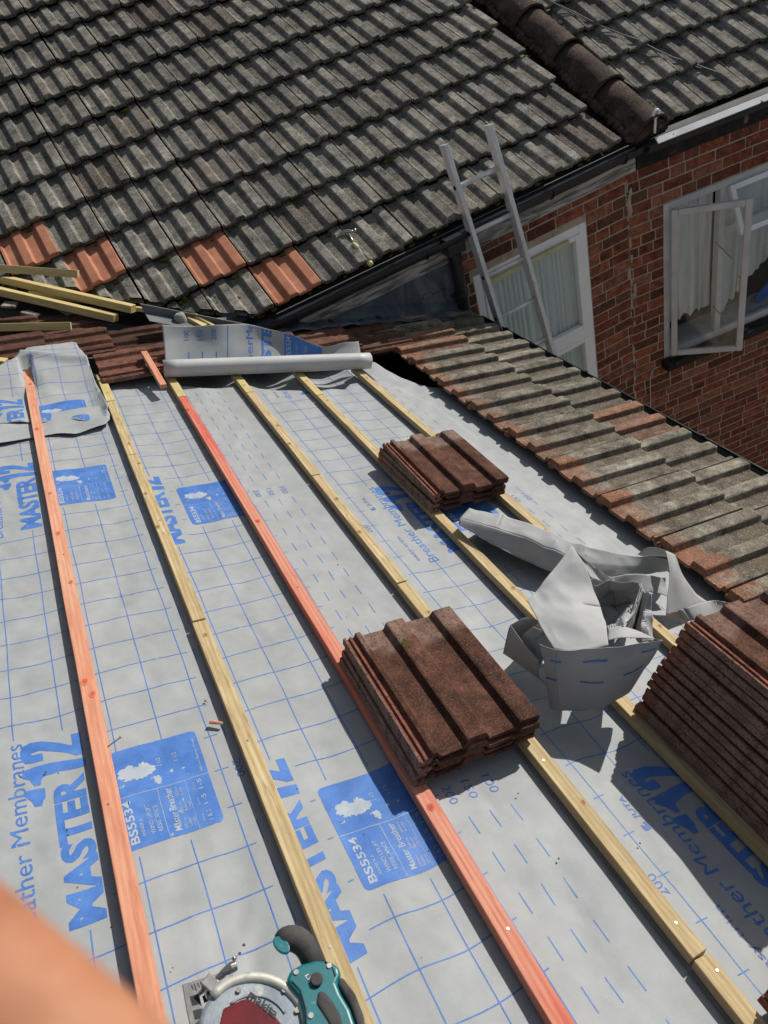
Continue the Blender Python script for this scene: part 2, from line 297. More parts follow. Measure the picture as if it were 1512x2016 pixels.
# ================================================= MAIN HOUSE (far roof)
house=empty('brick_house',Vector((2.6,3.83,0)),'brick house with large weathered grey tiled roof and white window behind the ladder','house')
EAVE=B0+dB*(GB*9.06)
def Bpt(x,t,h=0): # t = distance down the slope from B0
    return Vector((x,0,0))+Vector((0,B0.y,B0.z))+dB*t+nB*h
newt={(-1,8):1,(0,8):1,(-2,7):1,(-3,6):1}
mb=MB(); onew=[]
for k in range(-4,10):
    for j in range(-9,9):
        x0=B0.x+(j-.0)*.3-.3+.3*0
        jj=j-1; wid=.3; xl=B0.x+jj*.3; x0=xl+.0075+(.02 if jj<-3 else 0)
        if x0>3.3: continue
        tail=(k)*GB
        if k==9: tail=9.06*GB
        org=Bpt(x0+rnd.uniform(-.002,.002),tail+rnd.uniform(-.004,.004),.0)
        t=(rnd.uniform(.72,1.22),max(0,rnd.gauss(-.15,.35)) if rnd.random()<.5 else 0,0)
        t=(t[0],min(t[1],.85),0)
        key=(j,k)
        if key in ((0,8),(-2,7),(-3,6),(1,9)) :
            onew.append((key,org,wid/.3)); continue
        add_tile(mb,org,Xv,-dB,nB,GB+.03,t,th=.024,rise=.052+rnd.uniform(-.003,.004),yaw=rnd.uniform(-.006,.006),wob=.0045,sx=wid/.3,grime_shade=True)
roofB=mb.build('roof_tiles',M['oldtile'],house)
# valley cut plane: vertical plane through the valley line
v1=Vector((.64,3.74,0)); v2=Vector((-.47,4.60,0)); vd=(v2-v1).normalized(); vn=Vector((vd.y,-vd.x,0))
if vn.y>0: vn=-vn
clip_obj(roofB,[(v1,vn),(Vector((3.36,0,0)),Xv)])
for i,(key,org,sx_) in enumerate(onew):
    mb=MB(); add_tile(mb,org,Xv,-dB,nB,GB+.03,(1,0,0),th=.020,rise=.052,wob=.0008,sx=sx_)
    o=mb.build('replacement_tile',M['orange'],house)
    clip_obj(o,[(v1,vn)])
    o['label']='clean orange replacement tile among the weathered grey ones'
mb=MB(); mb.prism([Bpt(-3.2,-5*GB,-.02),Bpt(3.44,-5*GB,-.02),Bpt(3.44,9.02*GB,-.02),Bpt(-3.2,9.02*GB,-.02)],-nB*.01)
ul=mb.build('roof_underlay',M['dark'],house); clip_obj(ul,[(v1,vn)])
# moss in the laps
def icos(mb,c,rad,ax=(1,1,1),t=None):
    bm=bmesh.new(); bmesh.ops.create_icosphere(bm,subdivisions=2,radius=rad)
    off=rnd.random()*50
    vs=[]
    for v in bm.verts:
        p=v.co*(1+.45*noise.noise(v.co/rad*1.6+Vector((off,0,0))))
        vs.append(Vector(c)+Vector((p.x*ax[0],p.y*ax[1],p.z*ax[2])))
    fs=[[v.index for v in f.verts] for f in bm.faces]; bm.free(); mb.add(vs,fs,t)
mb=MB()
for k in range(-3,10):
    for j in range(-6,9):
        for _ in range(3):
            if rnd.random()<.85:
                x=B0.x+j*.3+rnd.choice([-.005,-.012,-.155,-.08,rnd.uniform(-.3,0)])
                p=Bpt(x,k*GB+rnd.uniform(.004,.024),.012)
                if (p-v1).dot(vn)>0 or x>3.2: continue
                icos(mb,p,rnd.uniform(.004,.011)*(1.9 if rnd.random()<.15 else 1),(1.8,.8,.8))
for _ in range(60):
    x=rnd.uniform(-1,3.2); k=rnd.randint(-2,8); p=Bpt(x,k*GB+rnd.uniform(.03,.3),.012)
    if (p-v1).dot(vn)>0: continue
    icos(mb,p,rnd.uniform(.004,.011))
for _ in range(90):   # mossy muck along the valley
    a=rnd.random(); p=v1.lerp(v2,a); q=hit_z=None
    x=p.x+rnd.uniform(-.03,.10); y=p.y+rnd.uniform(-.0,.10); z=EAVE.z+(y-EAVE.y)*math.tan(BE)+rnd.uniform(-.02,.02)
    icos(mb,(x,y,z),rnd.uniform(.008,.022))
o=mb.build('moss',M['moss'],house,smooth=True); o['kind']='stuff'
# walls -------------------------------------------------
def brick_wall(name,org,ex,ez_top,x0,x1,z0,z1,holes,parent,seed,ny=Vector((0,-1,0))):
    """bricks proud of a mortar sheet; org at x=0,z=0; ex along the wall"""
    R=random.Random(seed); mb=MB(); mo=MB()
    row=.0752; z=z1; i=0
    while z>z0:
        x=x0-R.uniform(0,.2); i+=1
        while x<x1:
            L=.215 if R.random()<.68 else .1025
            a,b=max(x,x0),min(x+L,x1); x+=L+.0105
            segs=[(a,b)]
            for hx0,hx1,hz0,hz1 in holes:
                if z-.066<hz1 and z>hz0:
                    ns=[]
                    for p,q in segs:
                        if q<=hx0 or p>=hx1: ns.append((p,q))
                        else:
                            if p<hx0: ns.append((p,hx0-.004))
                            if q>hx1: ns.append((hx1+.004,q))
                    segs=ns
            for p,q in segs:
                if q-p<.02: continue
                dz=R.uniform(-.0015,.0015); pr=R.uniform(.003,.006)
                t=(R.uniform(.7,1.25),R.choice([0,0,0,.25,.7,.5]),R.choice([0,0,0,.25,.0]))
                c=org+ex*((p+q)/2)+Zv*(z-.033+dz)+ny*(pr/2-.02)
                mb.box(c,ex*(q-p),ny*(pr+.04),Zv*(.0655+R.uniform(-.002,.001)),t)
        z-=row
    # mortar: rectangles around the holes
    xs=sorted(set([x0,x1]+[h[0] for h in holes]+[h[1] for h in holes])); zs=sorted(set([z0-2.5,z1]+[h[2] for h in holes]+[h[3] for h in holes]))
    for a,b in zip(xs,xs[1:]):
        if b<=x0 or a>=x1: continue
        for c,d in zip(zs,zs[1:]):
            if any(h[0]<=(a+b)/2<=h[1] and h[2]<=(c+d)/2<=h[3] for h in holes): continue
            mo.box(org+ex*((a+b)/2)+Zv*((c+d)/2)-ny*.06,ex*(b-a),ny*.12,Zv*(d-c))
    w_=mb.build(name,M['brick'],parent,bevel=.002,segs=1)
    q_=mo.build('mortar_bed',M['mortar'],w_,fix=True)
    return w_
org=Vector((0,YW,0))
W1=(2.035,2.925,Z0-4.1,Z0-1.965)
wallm=brick_wall('brick_wall',org,Xv,0,1.93,3.262,Z0-3.6,Z0-1.70,[W1],house,3)
# wall behind the roof extension & hidden sides so the house is closed
mb=MB(); mb.box((0.0,YW+.06,Z0-4.0),Xv*3.85,Yv*.12,Zv*4.0)
mb.box((-2.0,YW+4,2.2),Xv*.12,Yv*8,Zv*4.4); mb.build('hidden_wall',M['mortar'],house)
# eaves: fascia, gutter
ez=EAVE.z
fl=PY(520,640,YW-.02); 
mb=MB()
mb.box(((.50+3.325)/2,YW-.012,ez-.135),Xv*(3.325-.50),Yv*.022,Zv*.15)
mb.build('fascia',M['paintwood'],house,bevel=.002)
def gutter(name,p0,p1,ex,ey,parent,m,rad=.055,rim=True):
    mb=MB(); n=12; vs=[];fs=[]
    L=(p1-p0)
    prof=[]
    for i in range(n+1):
        a=math.pi+math.pi*i/n; prof.append((math.cos(a)*rad,math.sin(a)*rad))
    prof2=[(x*.93,z*.93) for x,z in prof][::-1]
    lip=[(rad*1.0,.006),(rad*.90,.006)]
    allp=prof+lip+prof2+[(-rad*.93,.004),(-rad,.004)]
    k=len(allp)
    for P in (p0,p1):
        for x,z in allp: vs.append(P+ey*x+Zv*z)
    for i in range(k): fs.append((i,(i+1)%k,k+(i+1)%k,k+i))
    mb.add(vs,fs)
    # stop ends
    for P in(p0,p1):
        vs=[P+ey*x+Zv*z for x,z in prof]; mb.add(vs,[tuple(range(len(vs)))])
    o=mb.build(name,m,parent,smooth=False)
    return o
gy=EAVE.y+.0
g1=gutter('gutter',Vector((.60,gy+.005,ez-.045)),Vector((3.33,gy+.005,ez-.045)),Xv,Yv,house,M['black'],rad=.056)
for x in (.85,1.72,2.05,2.62,3.18):
    mb=MB()
    pts=[Vector((x,gy+.005+math.cos(a)*.060,ez-.045+math.sin(a)*.060)) for a in [math.pi+math.pi*i/10 for i in range(11)]]
    mb.tube(pts,.006,6)
    mb.box((x,gy-.053,ez-.040),Xv*.02,Yv*.008,Zv*.016)
    mb.build('gutter_bracket',M['black'],g1)
# downpipe with outlet
dp=MB()
px=1.915
dp.box((px+.0,gy+.02,ez-.10),Xv*.12,Yv*.11,Zv*.10)
dp.tube([(px,gy+.02,ez-.12),(px,gy+.02,ez-.22),(px,gy+.03,ez-.62)],.036,14)
dp.tube([(px,gy+.02,ez-.20),(px,gy+.02,ez-.16)],.043,14)
dp.tube([(px,gy+.03,ez-.42),(px,gy+.03,ez-.45)],.042,14)
dp.box((px,YW-.02,ez-.43),Xv*.11,Yv*.02,Zv*.03)
dp.build('downpipe',M['black'],house,bevel=.004,smooth=False)
# lead clad cheek under the eaves
def Az(x,h=0): # z of the extension roof at x
    return A0.z-(x-A0.x)*math.tan(AL)+h/math.cos(AL)
ch=MB()
xs=[.45+i*(1.95-.45)/14 for i in range(15)]
for a,b in zip(xs,xs[1:]):
    ch.add([Vector((x,YW-.002+.004*noise.noise(Vector((x*5,z*6,0)))-.0,z)) for x,z in ((a,Az(a)-.02),(b,Az(b)-.02),(b,ez-.19),(a,ez-.19))],[(0,1,2,3)])
cheek=ch.build('lead_cheek',M['lead'],house)
ch=MB()   # welted laps
ch.box((1.45,YW-.008,ez-.365),Xv*.80,Yv*.008,Zv*.008); ch.box((1.30,YW-.009,ez-.352),Xv*.06,Yv*.008,Zv*.03); ch.box((1.70,YW-.009,ez-.352),Xv*.06,Yv*.008,Zv*.03)
ch.build('lead_welt',M['lead'],cheek,bevel=.002)
# lead apron dressed over the extension tiles
ap=MB(); nx=60; rows=[(YW-.006,.115),(YW-.02,.062),(YW-.06,.056),(YW-.105,.052),(YW-.112,.046)]
vs=[];fs=[]
for i in range(nx+1):
    s=.95+(2.62-.95)*i/nx
    for q,(yy,h) in enumerate(rows):
        wv=.006*math.sin(s*2*math.pi/.155)+.004*noise.noise(Vector((s*9,yy*20,0)))
        vs.append(A(s,yy-(0.02*noise.noise(Vector((s*3,0,4))) if q>=3 else 0),h+(wv if q>0 else 0)))
R5=len(rows)
for i in range(nx):
    for q in range(R5-1): fs.append((i*R5+q,(i+1)*R5+q,(i+1)*R5+q+1,i*R5+q+1))
ap.add(vs,fs); ap.build('lead_apron',M['lead'],house,smooth=True,solid=.003)
# ---- windows
def window_unit(parent,org,ex,ny,x0,x1,z0,z1,bars,m,frame=.058,depth=.06,rec=.03,name='window'):
    """bars: list of ('h',z) / ('v',x); returns frame obj"""
    mb=MB()
    def R(a,b,c,d,pr=0,dp=depth): mb.box(org+ex*((a+b)/2)+Zv*((c+d)/2)+ny*(-rec+pr-dp/2+.03),ex*(b-a),ny*dp,Zv*(d-c))
    R(x0,x0+frame,z0,z1); R(x1-frame,x1,z0,z1); R(x0+frame,x1-frame,z1-frame,z1,-.001); R(x0+frame,x1-frame,z0,z0+frame,-.001)
    for k_,v in bars:
        if k_=='h': R(x0+frame,x1-frame,v-frame*.65,v+frame*.65,.004)
        else: R(v-frame*.5,v+frame*.5,z0+frame,z1-frame,-.003)
    fr=mb.build(name,m,parent,bevel=.006)
    return fr
win1=window_unit(house,org,Xv,Vector((0,-1,0)),W1[0],W1[1],W1[2],W1[3],[('h',Z0-2.757)],M['upvc'])
# opening sash inside the upper light (a second rebate)
mb=MB()
def Rr(mb,a,b,c,d,y,dp): mb.box(Vector(((a+b)/2,y,(c+d)/2)),Xv*(b-a),Yv*dp,Zv*(d-c))
for (zz0,zz1) in ((Z0-2.72,Z0-2.023),(Z0-4.04,Z0-2.795)):
    x0,x1=W1[0]+.058,W1[1]-.058
    Rr(mb,x0,x0+.04,zz0,zz1,YW+.018,.05);Rr(mb,x1-.04,x1,zz0,zz1,YW+.018,.05);Rr(mb,x0+.04,x1-.04,zz1-.035,zz1,YW+.018,.048);Rr(mb,x0+.04,x1-.04,zz0,zz0+.035,YW+.018,.048)
mb.build('sash',M['upvc'],win1,bevel=.006)
mb=MB(); Rr(mb,W1[0]+.10,W1[1]-.16,Z0-2.055,Z0-2.022,YW-.012,.028); mb.build('drip_rail',M['sealyellow'],win1,bevel=.004)
mb=MB(); Rr(mb,W1[0]+.09,W1[1]-.09,Z0-2.70,Z0-2.05,YW+.03,.006); Rr(mb,W1[0]+.09,W1[1]-.09,Z0-4.02,Z0-2.82,YW+.03,.006); mb.build('pane',M['glass'],win1)
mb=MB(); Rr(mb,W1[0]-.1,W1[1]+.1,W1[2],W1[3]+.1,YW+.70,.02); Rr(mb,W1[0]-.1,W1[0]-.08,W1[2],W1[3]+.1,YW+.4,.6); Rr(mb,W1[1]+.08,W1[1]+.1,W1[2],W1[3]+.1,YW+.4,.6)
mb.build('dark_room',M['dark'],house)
def curtain(name,parent,org,ex,ny,x0,x1,z0,z1,dep,m,folds=26,amp=.018,hem=0,seed=1,curve=0):
    mb=MB(); nx=170;nz=14;vs=[];fs=[]
    for i in range(nx+1):
        u=i/nx
        for k in range(nz+1):
            v=k/nz; x=x0+(x1-x0)*u
            ph=folds*u*2*math.pi+1.8*noise.noise(Vector((u*6,seed,v*.7)))*3
            a=amp*(.5+.7*v)*(math.sin(ph)+.35*math.sin(2.3*ph+1))
            z=z1+(z0-z1)*v
            if k==nz and hem: z+=hem*abs(math.sin(u*folds*math.pi*.8))
            if curve: z=z1+(z0+curve*u-z1)*v+(hem*abs(math.sin(u*folds*math.pi*1.1)) if k==nz else 0)
            vs.append(org+ex*(x+a*.4)+Zv*z-ny*(dep+a))
    for i in range(nx):
        for k in range(nz): fs.append((i*(nz+1)+k,(i+1)*(nz+1)+k,(i+1)*(nz+1)+k+1,i*(nz+1)+k+1))
    mb.add(vs,fs); return mb.build(name,m,parent,smooth=True)
curtain('curtain',win1,org,Xv,Vector((0,-1,0)),W1[0]+.03,W1[1]-.03,W1[2]+.02,W1[3]-.02,.052,M['drape'],folds=19,amp=.012)

# ================================================= NEIGHBOURING HOUSE
YN=D(-9.5); eN=Vector((math.cos(YN),math.sin(YN),0)); pN=Vector((-math.sin(YN),math.cos(YN),0)); nyN=-pN
N0=Vector((3.34,YW,0))
def PN(u,v,off=0):
    p=hit(u,v,N0+nyN*off,nyN)-N0; return p.dot(eN),p.z
nb=empty('neighbouring_house',Vector((5.0,3.6,0)),'neighbouring brick house with an open casement window and white gutter edge','house')
dN=(-pN)*math.cos(BE)-Zv*math.sin(BE); nN=(-pN)*math.sin(BE)+Zv*math.cos(BE)
E0=Vector((3.46,EAVE.y+.0,EAVE.z))
mb=MB()
for k in range(-9,1):
    for j in range(-1,13):
        org_=E0+eN*(j*.3+.02)+dN*(k*GB)
        t=(rnd.uniform(.8,1.25),max(0,rnd.gauss(-.2,.3)) if rnd.random()<.3 else 0,0)
        add_tile(mb,org_,eN,-dN,nN,GB+.03,t,th=.024,rise=.052+rnd.uniform(-.003,.004),wob=.0045,yaw=rnd.uniform(-.006,.006),grime_shade=True)
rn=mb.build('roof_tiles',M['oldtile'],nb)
m2=MB(); m2.prism([E0+eN*a+dN*b-nN*.02 for a,b in ((0,-9*GB),(4.2,-9*GB),(4.2,-.02),(0,-.02))],-nN*.01); m2.build('roof_underlay',M['dark'],nb)
clip_obj(rn,[(Vector((3.50,3.76,0)),-Xv)])
mb=MB()
for k in range(-7,1):
    for j in range(0,9):
        if rnd.random()<.8:
            icos(mb,E0+eN*(j*.3+.02+rnd.choice([.29,.14,.2]))+dN*(k*GB+.012)+nN*.014,rnd.uniform(.004,.013),(1.5,.8,.8))
o=mb.build('moss',M['moss'],nb,smooth=True); o['kind']='stuff'
# half-round tiles over the party wall (shared line, belongs to the main house)
xr=3.395; seg=.43; Lr=5
for i in range(6):
    t1=9.10*GB-i*seg; t0=t1-seg-.02
    mb=MB(); vs=[];fs=[];n=14
    for q,(t,rad) in enumerate(((t1,.158),(t1-.03,.150),(t0+.2,.143),(t0,.138))):
        for z_ in(0,1):
            for a in range(n+1):
                an=math.pi*a/n; rr=rad-.016*z_
                vs.append(Bpt(xr+math.cos(an)*rr*.92+rnd.uniform(-.001,.001),t,math.sin(an)*rr-.035+.012*(1 if q<1 else 0)))
    W_=2*(n+1)
    for q in range(3):
        for a in range(n):
            fs.append((q*W_+a,q*W_+a+1,(q+1)*W_+a+1,(q+1)*W_+a)); fs.append((q*W_+n+1+a+1,q*W_+n+1+a,(q+1)*W_+n+1+a,(q+1)*W_+n+1+a+1))
    for a in range(n): fs.append((a+1,a,n+1+a,n+2+a)); fs.append((3*W_+a,3*W_+a+1,3*W_+n+2+a,3*W_+n+1+a))
    for q in range(3):
        for e_ in (0,n): fs.append((q*W_+e_,(q+1)*W_+e_,(q+1)*W_+n+1+e_,q*W_+n+1+e_))
    mb.add(vs,fs); mb.build('ridge_tile',M['ridge'],house,smooth=True)
mb=MB()  # mortar bedding packed under the ridge and its end
for i in range(60):
    t=9.0*GB-i*.045; 
    for sgn in(-1,1): icos(mb,Bpt(xr+sgn*.135+rnd.uniform(-.012,.012),t,.012),rnd.uniform(.022,.038),(1,1,.8))
mb.prism([Bpt(xr+math.cos(a)*.125,9.03*GB,math.sin(a)*.125-.03) for a in [math.pi*i/10 for i in range(11)]],dB*.03)
mb.build('ridge_bedding',M['ridge'],house,smooth=True)
# neighbour wall, window
W2=(PN(1306,400)[0],PN(1306,400)[0]+1.55,PN(1309,704)[1],PN(1306,404)[1])
wn=brick_wall('brick_wall',N0,eN,0,-.07,2.6,Z0-5.2,Z0-1.72,[W2],nb,9,nyN)
mb=MB()
for i in range(26):   # smeared pointing down the joint between the two houses
    z=Z0-1.95-i*.066; x=-.085+.05*noise.noise(Vector((i*.4,3,0)))
    mb.box(N0+eN*x+Zv*z+nyN*.004,eN*rnd.uniform(.015,.035),nyN*.012,Zv*rnd.uniform(.05,.09))
for i in range(46):
    z=Z0-1.86-rnd.random()*1.95; x=-.07+.04*noise.noise(Vector((z*3,2,0)))+rnd.gauss(0,.022)
    if x>.10: continue
    icos(mb,N0+eN*x+Zv*z+nyN*.006,rnd.uniform(.012,.022),(rnd.uniform(.5,.9),.20,rnd.uniform(1.2,2.4)))
mb.build('smeared_pointing',M['mortar'],wn)
mb=MB(); mb.box(N0+eN*1.35+Zv*(ez-.135)+nyN*.012,eN*2.7,nyN*.022,Zv*.15); mb.build('fascia',M['blackmat'],nb,bevel=.002)
gn=gutter('gutter',E0+eN*(-.12)+nyN*.045+Zv*-.05,E0+eN*2.9+nyN*.045+Zv*-.05,eN,pN,nb,M['black'],rad=.056)
mb=MB(); mb.box(E0+eN*1.31+nyN*.115+Zv*-.022,eN*2.78,(nyN*.8+Zv*-.6)*.045,(nyN*.6+Zv*.8)*.006); mb.build('white_gutter_edge',M['whitepaint'],gn,bevel=.001)
win2=window_unit(nb,N0,eN,nyN,W2[0],W2[1],W2[2],W2[3],[('v',W2[0]+.47)],M['upvcgrey'],frame=.05)
x0=W2[0]+.495; zt=PN(1490,540)[1]
mb=MB()
def RN(mb,a,b,c,d,off,dp): mb.box(N0+eN*((a+b)/2)+Zv*((c+d)/2)+nyN*off,eN*(b-a),nyN*dp,Zv*(d-c))
ztr=W2[3]-.36
RN(mb,x0,W2[1]-.05,ztr-.03,ztr+.03,-.02,.055)
mb.build('transom',M['upvcgrey'],win2,bevel=.005)
mb=MB(); RN(mb,x0,W2[1]-.05,W2[2]+.05,ztr-.03,-.03,.005); mb.build('pane',M['glass'],win2)
# top-hung light, ajar
th=D(24); oz=W2[3]-.045; 
dd=-Zv*math.cos(th)+nyN*math.sin(th); nn=nyN*math.cos(th)+Zv*math.sin(th)
mb=MB(); sw=W2[1]-.05-x0; sh=.34; fw=.038
Po=N0+eN*x0+Zv*oz+nyN*.012
def RS(mb,P,ex,ed,en,a,b,c,d,dp=.03,off=0): mb.box(P+ex*((a+b)/2)+ed*((c+d)/2)+en*off,ex*(b-a),ed*(d-c),en*dp)
RS(mb,Po,eN,dd,nn,0,fw,0,sh);RS(mb,Po,eN,dd,nn,sw-fw,sw,0,sh);RS(mb,Po,eN,dd,nn,fw,sw-fw,0,fw,.029);RS(mb,Po,eN,dd,nn,fw,sw-fw,sh-fw,sh,.029)
ts=mb.build('top_sash',M['upvc'],win2,bevel=.005)
mb=MB(); RS(mb,Po,eN,dd,nn,fw-.005,sw-fw+.005,fw-.005,sh-fw+.005,.005); mb.build('pane',M['glass'],ts)
# side-hung casement standing open, hinged at the left
th2=D(34); ed=eN*math.cos(th2)+nyN*math.sin(th2); en=nyN*math.cos(th2)-eN*math.sin(th2)
Po=N0+eN*(W2[0]+.035)+Zv*(W2[3]-.035)+nyN*.035
cw=.50; chh=W2[3]-W2[2]-.06; fw=.045
mb=MB(); RS(mb,Po,ed,-Zv,en,0,fw,0,chh);RS(mb,Po,ed,-Zv,en,cw-fw,cw,0,chh);RS(mb,Po,ed,-Zv,en,fw,cw-fw,0,fw,.029);RS(mb,Po,ed,-Zv,en,fw,cw-fw,chh-fw,chh,.029)
cs=mb.build('open_casement',M['upvcgrey'],win2,bevel=.006)
mb=MB(); RS(mb,Po,ed,-Zv,en,fw-.005,cw-fw+.005,fw-.005,chh-fw+.005,.005); mb.build('pane',M['glass'],cs)
mb=MB(); 
for zf in (.42,.93): mb.tube([N0+eN*(W2[0]+.42)+Zv*(W2[3]-zf)+nyN*.0,Po+ed*(cw*.8)-Zv*zf-en*.02],.005,6)
mb.box(Po+ed*(cw-.05)-Zv*.62-en*.03,ed*.02,Zv*.11,en*.02)
mb.build('casement_stay',M['steel'],cs)
curtain('net_curtain',win2,N0,eN,nyN,W2[0]+.02,W2[0]+.46,W2[2]+.22,W2[3]-.02,.10,M['net'],folds=6,amp=.014,hem=.025,seed=3)
curtain('net_curtain',win2,N0,eN,nyN,W2[0]+.53,W2[0]+1.35,W2[2]+.05,W2[3]-.02,.13,M['net'],folds=9,amp=.014,hem=.025,seed=5,curve=.65)
mb=MB(); RN(mb,W2[0]-.03,W2[1]+.1,W2[2]-.075,W2[2]-.005,.035,.12); mb.build('sill',M['blackmat'],win2,bevel=.004)
mb=MB(); RN(mb,W2[0]+.02,W2[1],W2[2]+.012,W2[2]+.035,-.16,.26); mb.build('inner_sill',M['upvcgrey'],win2,bevel=.004)
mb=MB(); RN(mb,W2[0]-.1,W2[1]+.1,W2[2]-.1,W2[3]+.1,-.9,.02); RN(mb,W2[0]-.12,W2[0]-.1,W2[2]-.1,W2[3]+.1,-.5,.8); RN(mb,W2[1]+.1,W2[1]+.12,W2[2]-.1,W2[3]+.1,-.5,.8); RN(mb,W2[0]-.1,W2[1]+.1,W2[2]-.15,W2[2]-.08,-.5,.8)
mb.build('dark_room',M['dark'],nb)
c1=PN(1495,585,-.2)
mb=MB(); pb=N0+eN*(c1[0])+Zv*(W2[2]+.11)-nyN*.15
mb.box(pb,(eN*.8+Zv*.6)*.16,(Zv*.8-eN*.6)*.09,nyN*.02)
o=mb.build('clipboard',M['blueclip'],bevel=.003); tag(o,'blue plastic folder leaning on the inner sill of the open window','folder')
# thin cable on the wall below the sill
mb=MB(); pts=[]
for u,v in ((1294,722),(1286,728),(1281,738),(1280,752),(1281,790),(1280,830)):
    a,z=PN(u,v,.012); pts.append(N0+eN*a+Zv*z+nyN*.012)
mb.tube(pts,.0035,6)
tag(mb.build('wall_cable',M['upvcgrey'],smooth=True),'thin pale cable hanging down the brick wall under the window sill','cable')

# ================================================= EXTENSION (near roof)
ext=empty('house_extension',A(1.3,1.5,-1)*1.0,'low roof extension stripped back, with old tiles left along the eaves','house')
TAILS=[2.585-.31*n for n in range(9)]
YJ=[1.668+.305*m_ for m_ in range(-6,9)]
mb=MB()
clean=[]
for ri,tail in enumerate(TAILS[:2]):
    for j,y0 in enumerate(YJ):
        if y0>3.8: continue
        L=.345 if ri==0 else .43
        org_=A(tail+rnd.uniform(-.006,.006),y0+.004,.012)
        warm=(ri==0 and j==YJ.index(YJ[6])) 
        t=(rnd.uniform(.8,1.15),0,0)
        if (ri,j) in ((0,7),): t=(1.0,.75,0)
        if (ri,j) in ((1,11),): t=(.9,.7,0)
        if y0>3.5: t=(.35,.5,0)
        vs,fs=tile_verts(L,.012,True,(0,.03,.25,.5,.72,.77,1),.0045,rise=.034)
        out=[];
        o_=len(mb.v)
        for x,y,z in vs:
            zr=.034*(1-y/L); out.append(org_+Yv*x-sA*y+nA*((z-zr)*(1.45 if z>zr else 1)+zr))
        mb.add(out,fs,t)
        if ri==1:   # the head, long covered by the course above, keeps its orange colour
            for q,(x,y,z) in enumerate(vs):
                n_=.03*noise.noise(Vector((x*14,j*3.1,0)))
                if y>L*.80+n_: mb.t[o_+q]=(1.0,.85 if y0<3.4 else .5,0)
                elif x<0: mb.t[o_+q]=(.9,.6,0)
        if ri==0:
            pass
        for q,(x,y,z) in enumerate(vs):
            if 0<=x and z-.034*(1-y/L)<.0025 and y<L*.75: mb.t[o_+q]=(mb.t[o_+q][0],mb.t[o_+q][1],.62)
strip=mb.build('eaves_tiles',M['strip'],ext)
clip_obj(strip,[(Vector((0,YW-.03,0)),Yv)])
# red brown tiles still laid at the far end, each lying loose on the battens
c=0
lay=[]
for tail in TAILS[2:7]: lay.append((tail,3.375,'c1'))
for tail in TAILS[6:9]: lay.append((tail,3.68,'c2'))
for tail in (TAILS[5],TAILS[4],TAILS[3],TAILS[2]): lay.append((tail,3.68,'c2'))
lay.append((.10-.31,3.68,'c2')); lay.append((.10,3.985,'c3')); lay.append((-.21,3.985,'c3')); lay.append((.41,3.985,'c3')); lay.append((-.52,3.985,'c3')); lay.append((-.52,3.68,'c2'))
mb=MB()
for tail,y0,cn in lay:
    dk=.55 if y0>3.6 and tail>.7 else 1
    t=(rnd.uniform(.85,1.1)*dk,rnd.choice([0,.12]),rnd.choice([0,.3,.6]) if cn=='c1' else 0)
    L=.42
    vs,fs=tile_verts(L,.012,True,(0,.03,.5,.77,.8,1),.003,rise=.034)
    org_=A(tail,y0,.012); o_=len(mb.v)
    mb.add([org_+Yv*x-sA*y+nA*z for x,y,z in vs],fs,t)
    for q,(x,y,z) in enumerate(vs):
        if x<0: mb.t[o_+q]=(1.1,.35,.4)
lt=mb.build('abutment_tiles',M['brown'],ext)
bm=bmesh.new(); bm.from_mesh(lt.data); bm.to_mesh(lt.data); bm.free()
clip_obj(lt,[(Vector((0,YW-.01,0)),Yv) if False else (Vector((0,4.45,0)),Yv)])
# body of the extension: dark roof space, rafters, wall under the eaves, gutter
mb=MB()
mb.prism([A(-1.6,-1.2,-.20),A(2.5,-1.2,-.20),A(2.5,YW,-.20),A(-1.6,4.6,-.20)],-nA*.02)
mb.build('roof_space',M['dark'],ext)
mb=MB()
for i in range(6):
    mb=MB(); y=-.9+i*.6; mb.box(A(.5,y,-.130),sA*4.1,Yv*.045,nA*.14); mb.build('rafter',M['pine'],ext)

mb=MB(); mb.box((A(2.42,1.4,0).x,1.3,(A(2.42,0,-.2).z)/2),Xv*.1,Yv*5.0,Zv*A(2.42,0,-.2).z)
mb.build('wall',M['mortar'],ext)
ga=A(2.60,0,-.045)+Vector((.028,0,.022))
g2=gutter('gutter',Vector((ga.x+.035,-1.0,ga.z)),Vector((ga.x+.035,YW-.05,ga.z)),Yv,Xv,ext,M['black'],rad=.055)
for y in (.3,1.1,1.93,2.75,3.5):
    mb=MB(); mb.box((ga.x+.09,y,ga.z+.002),Xv*.012,Yv*.02,Zv*.018); mb.build('gutter_bracket',M['black'],g2)
mb=MB(); mb.box((ga.x-.028,1.4,ga.z-.02),Xv*.02,Yv*4.8,Zv*.15); mb.build('fascia',M['blackmat'],ext)

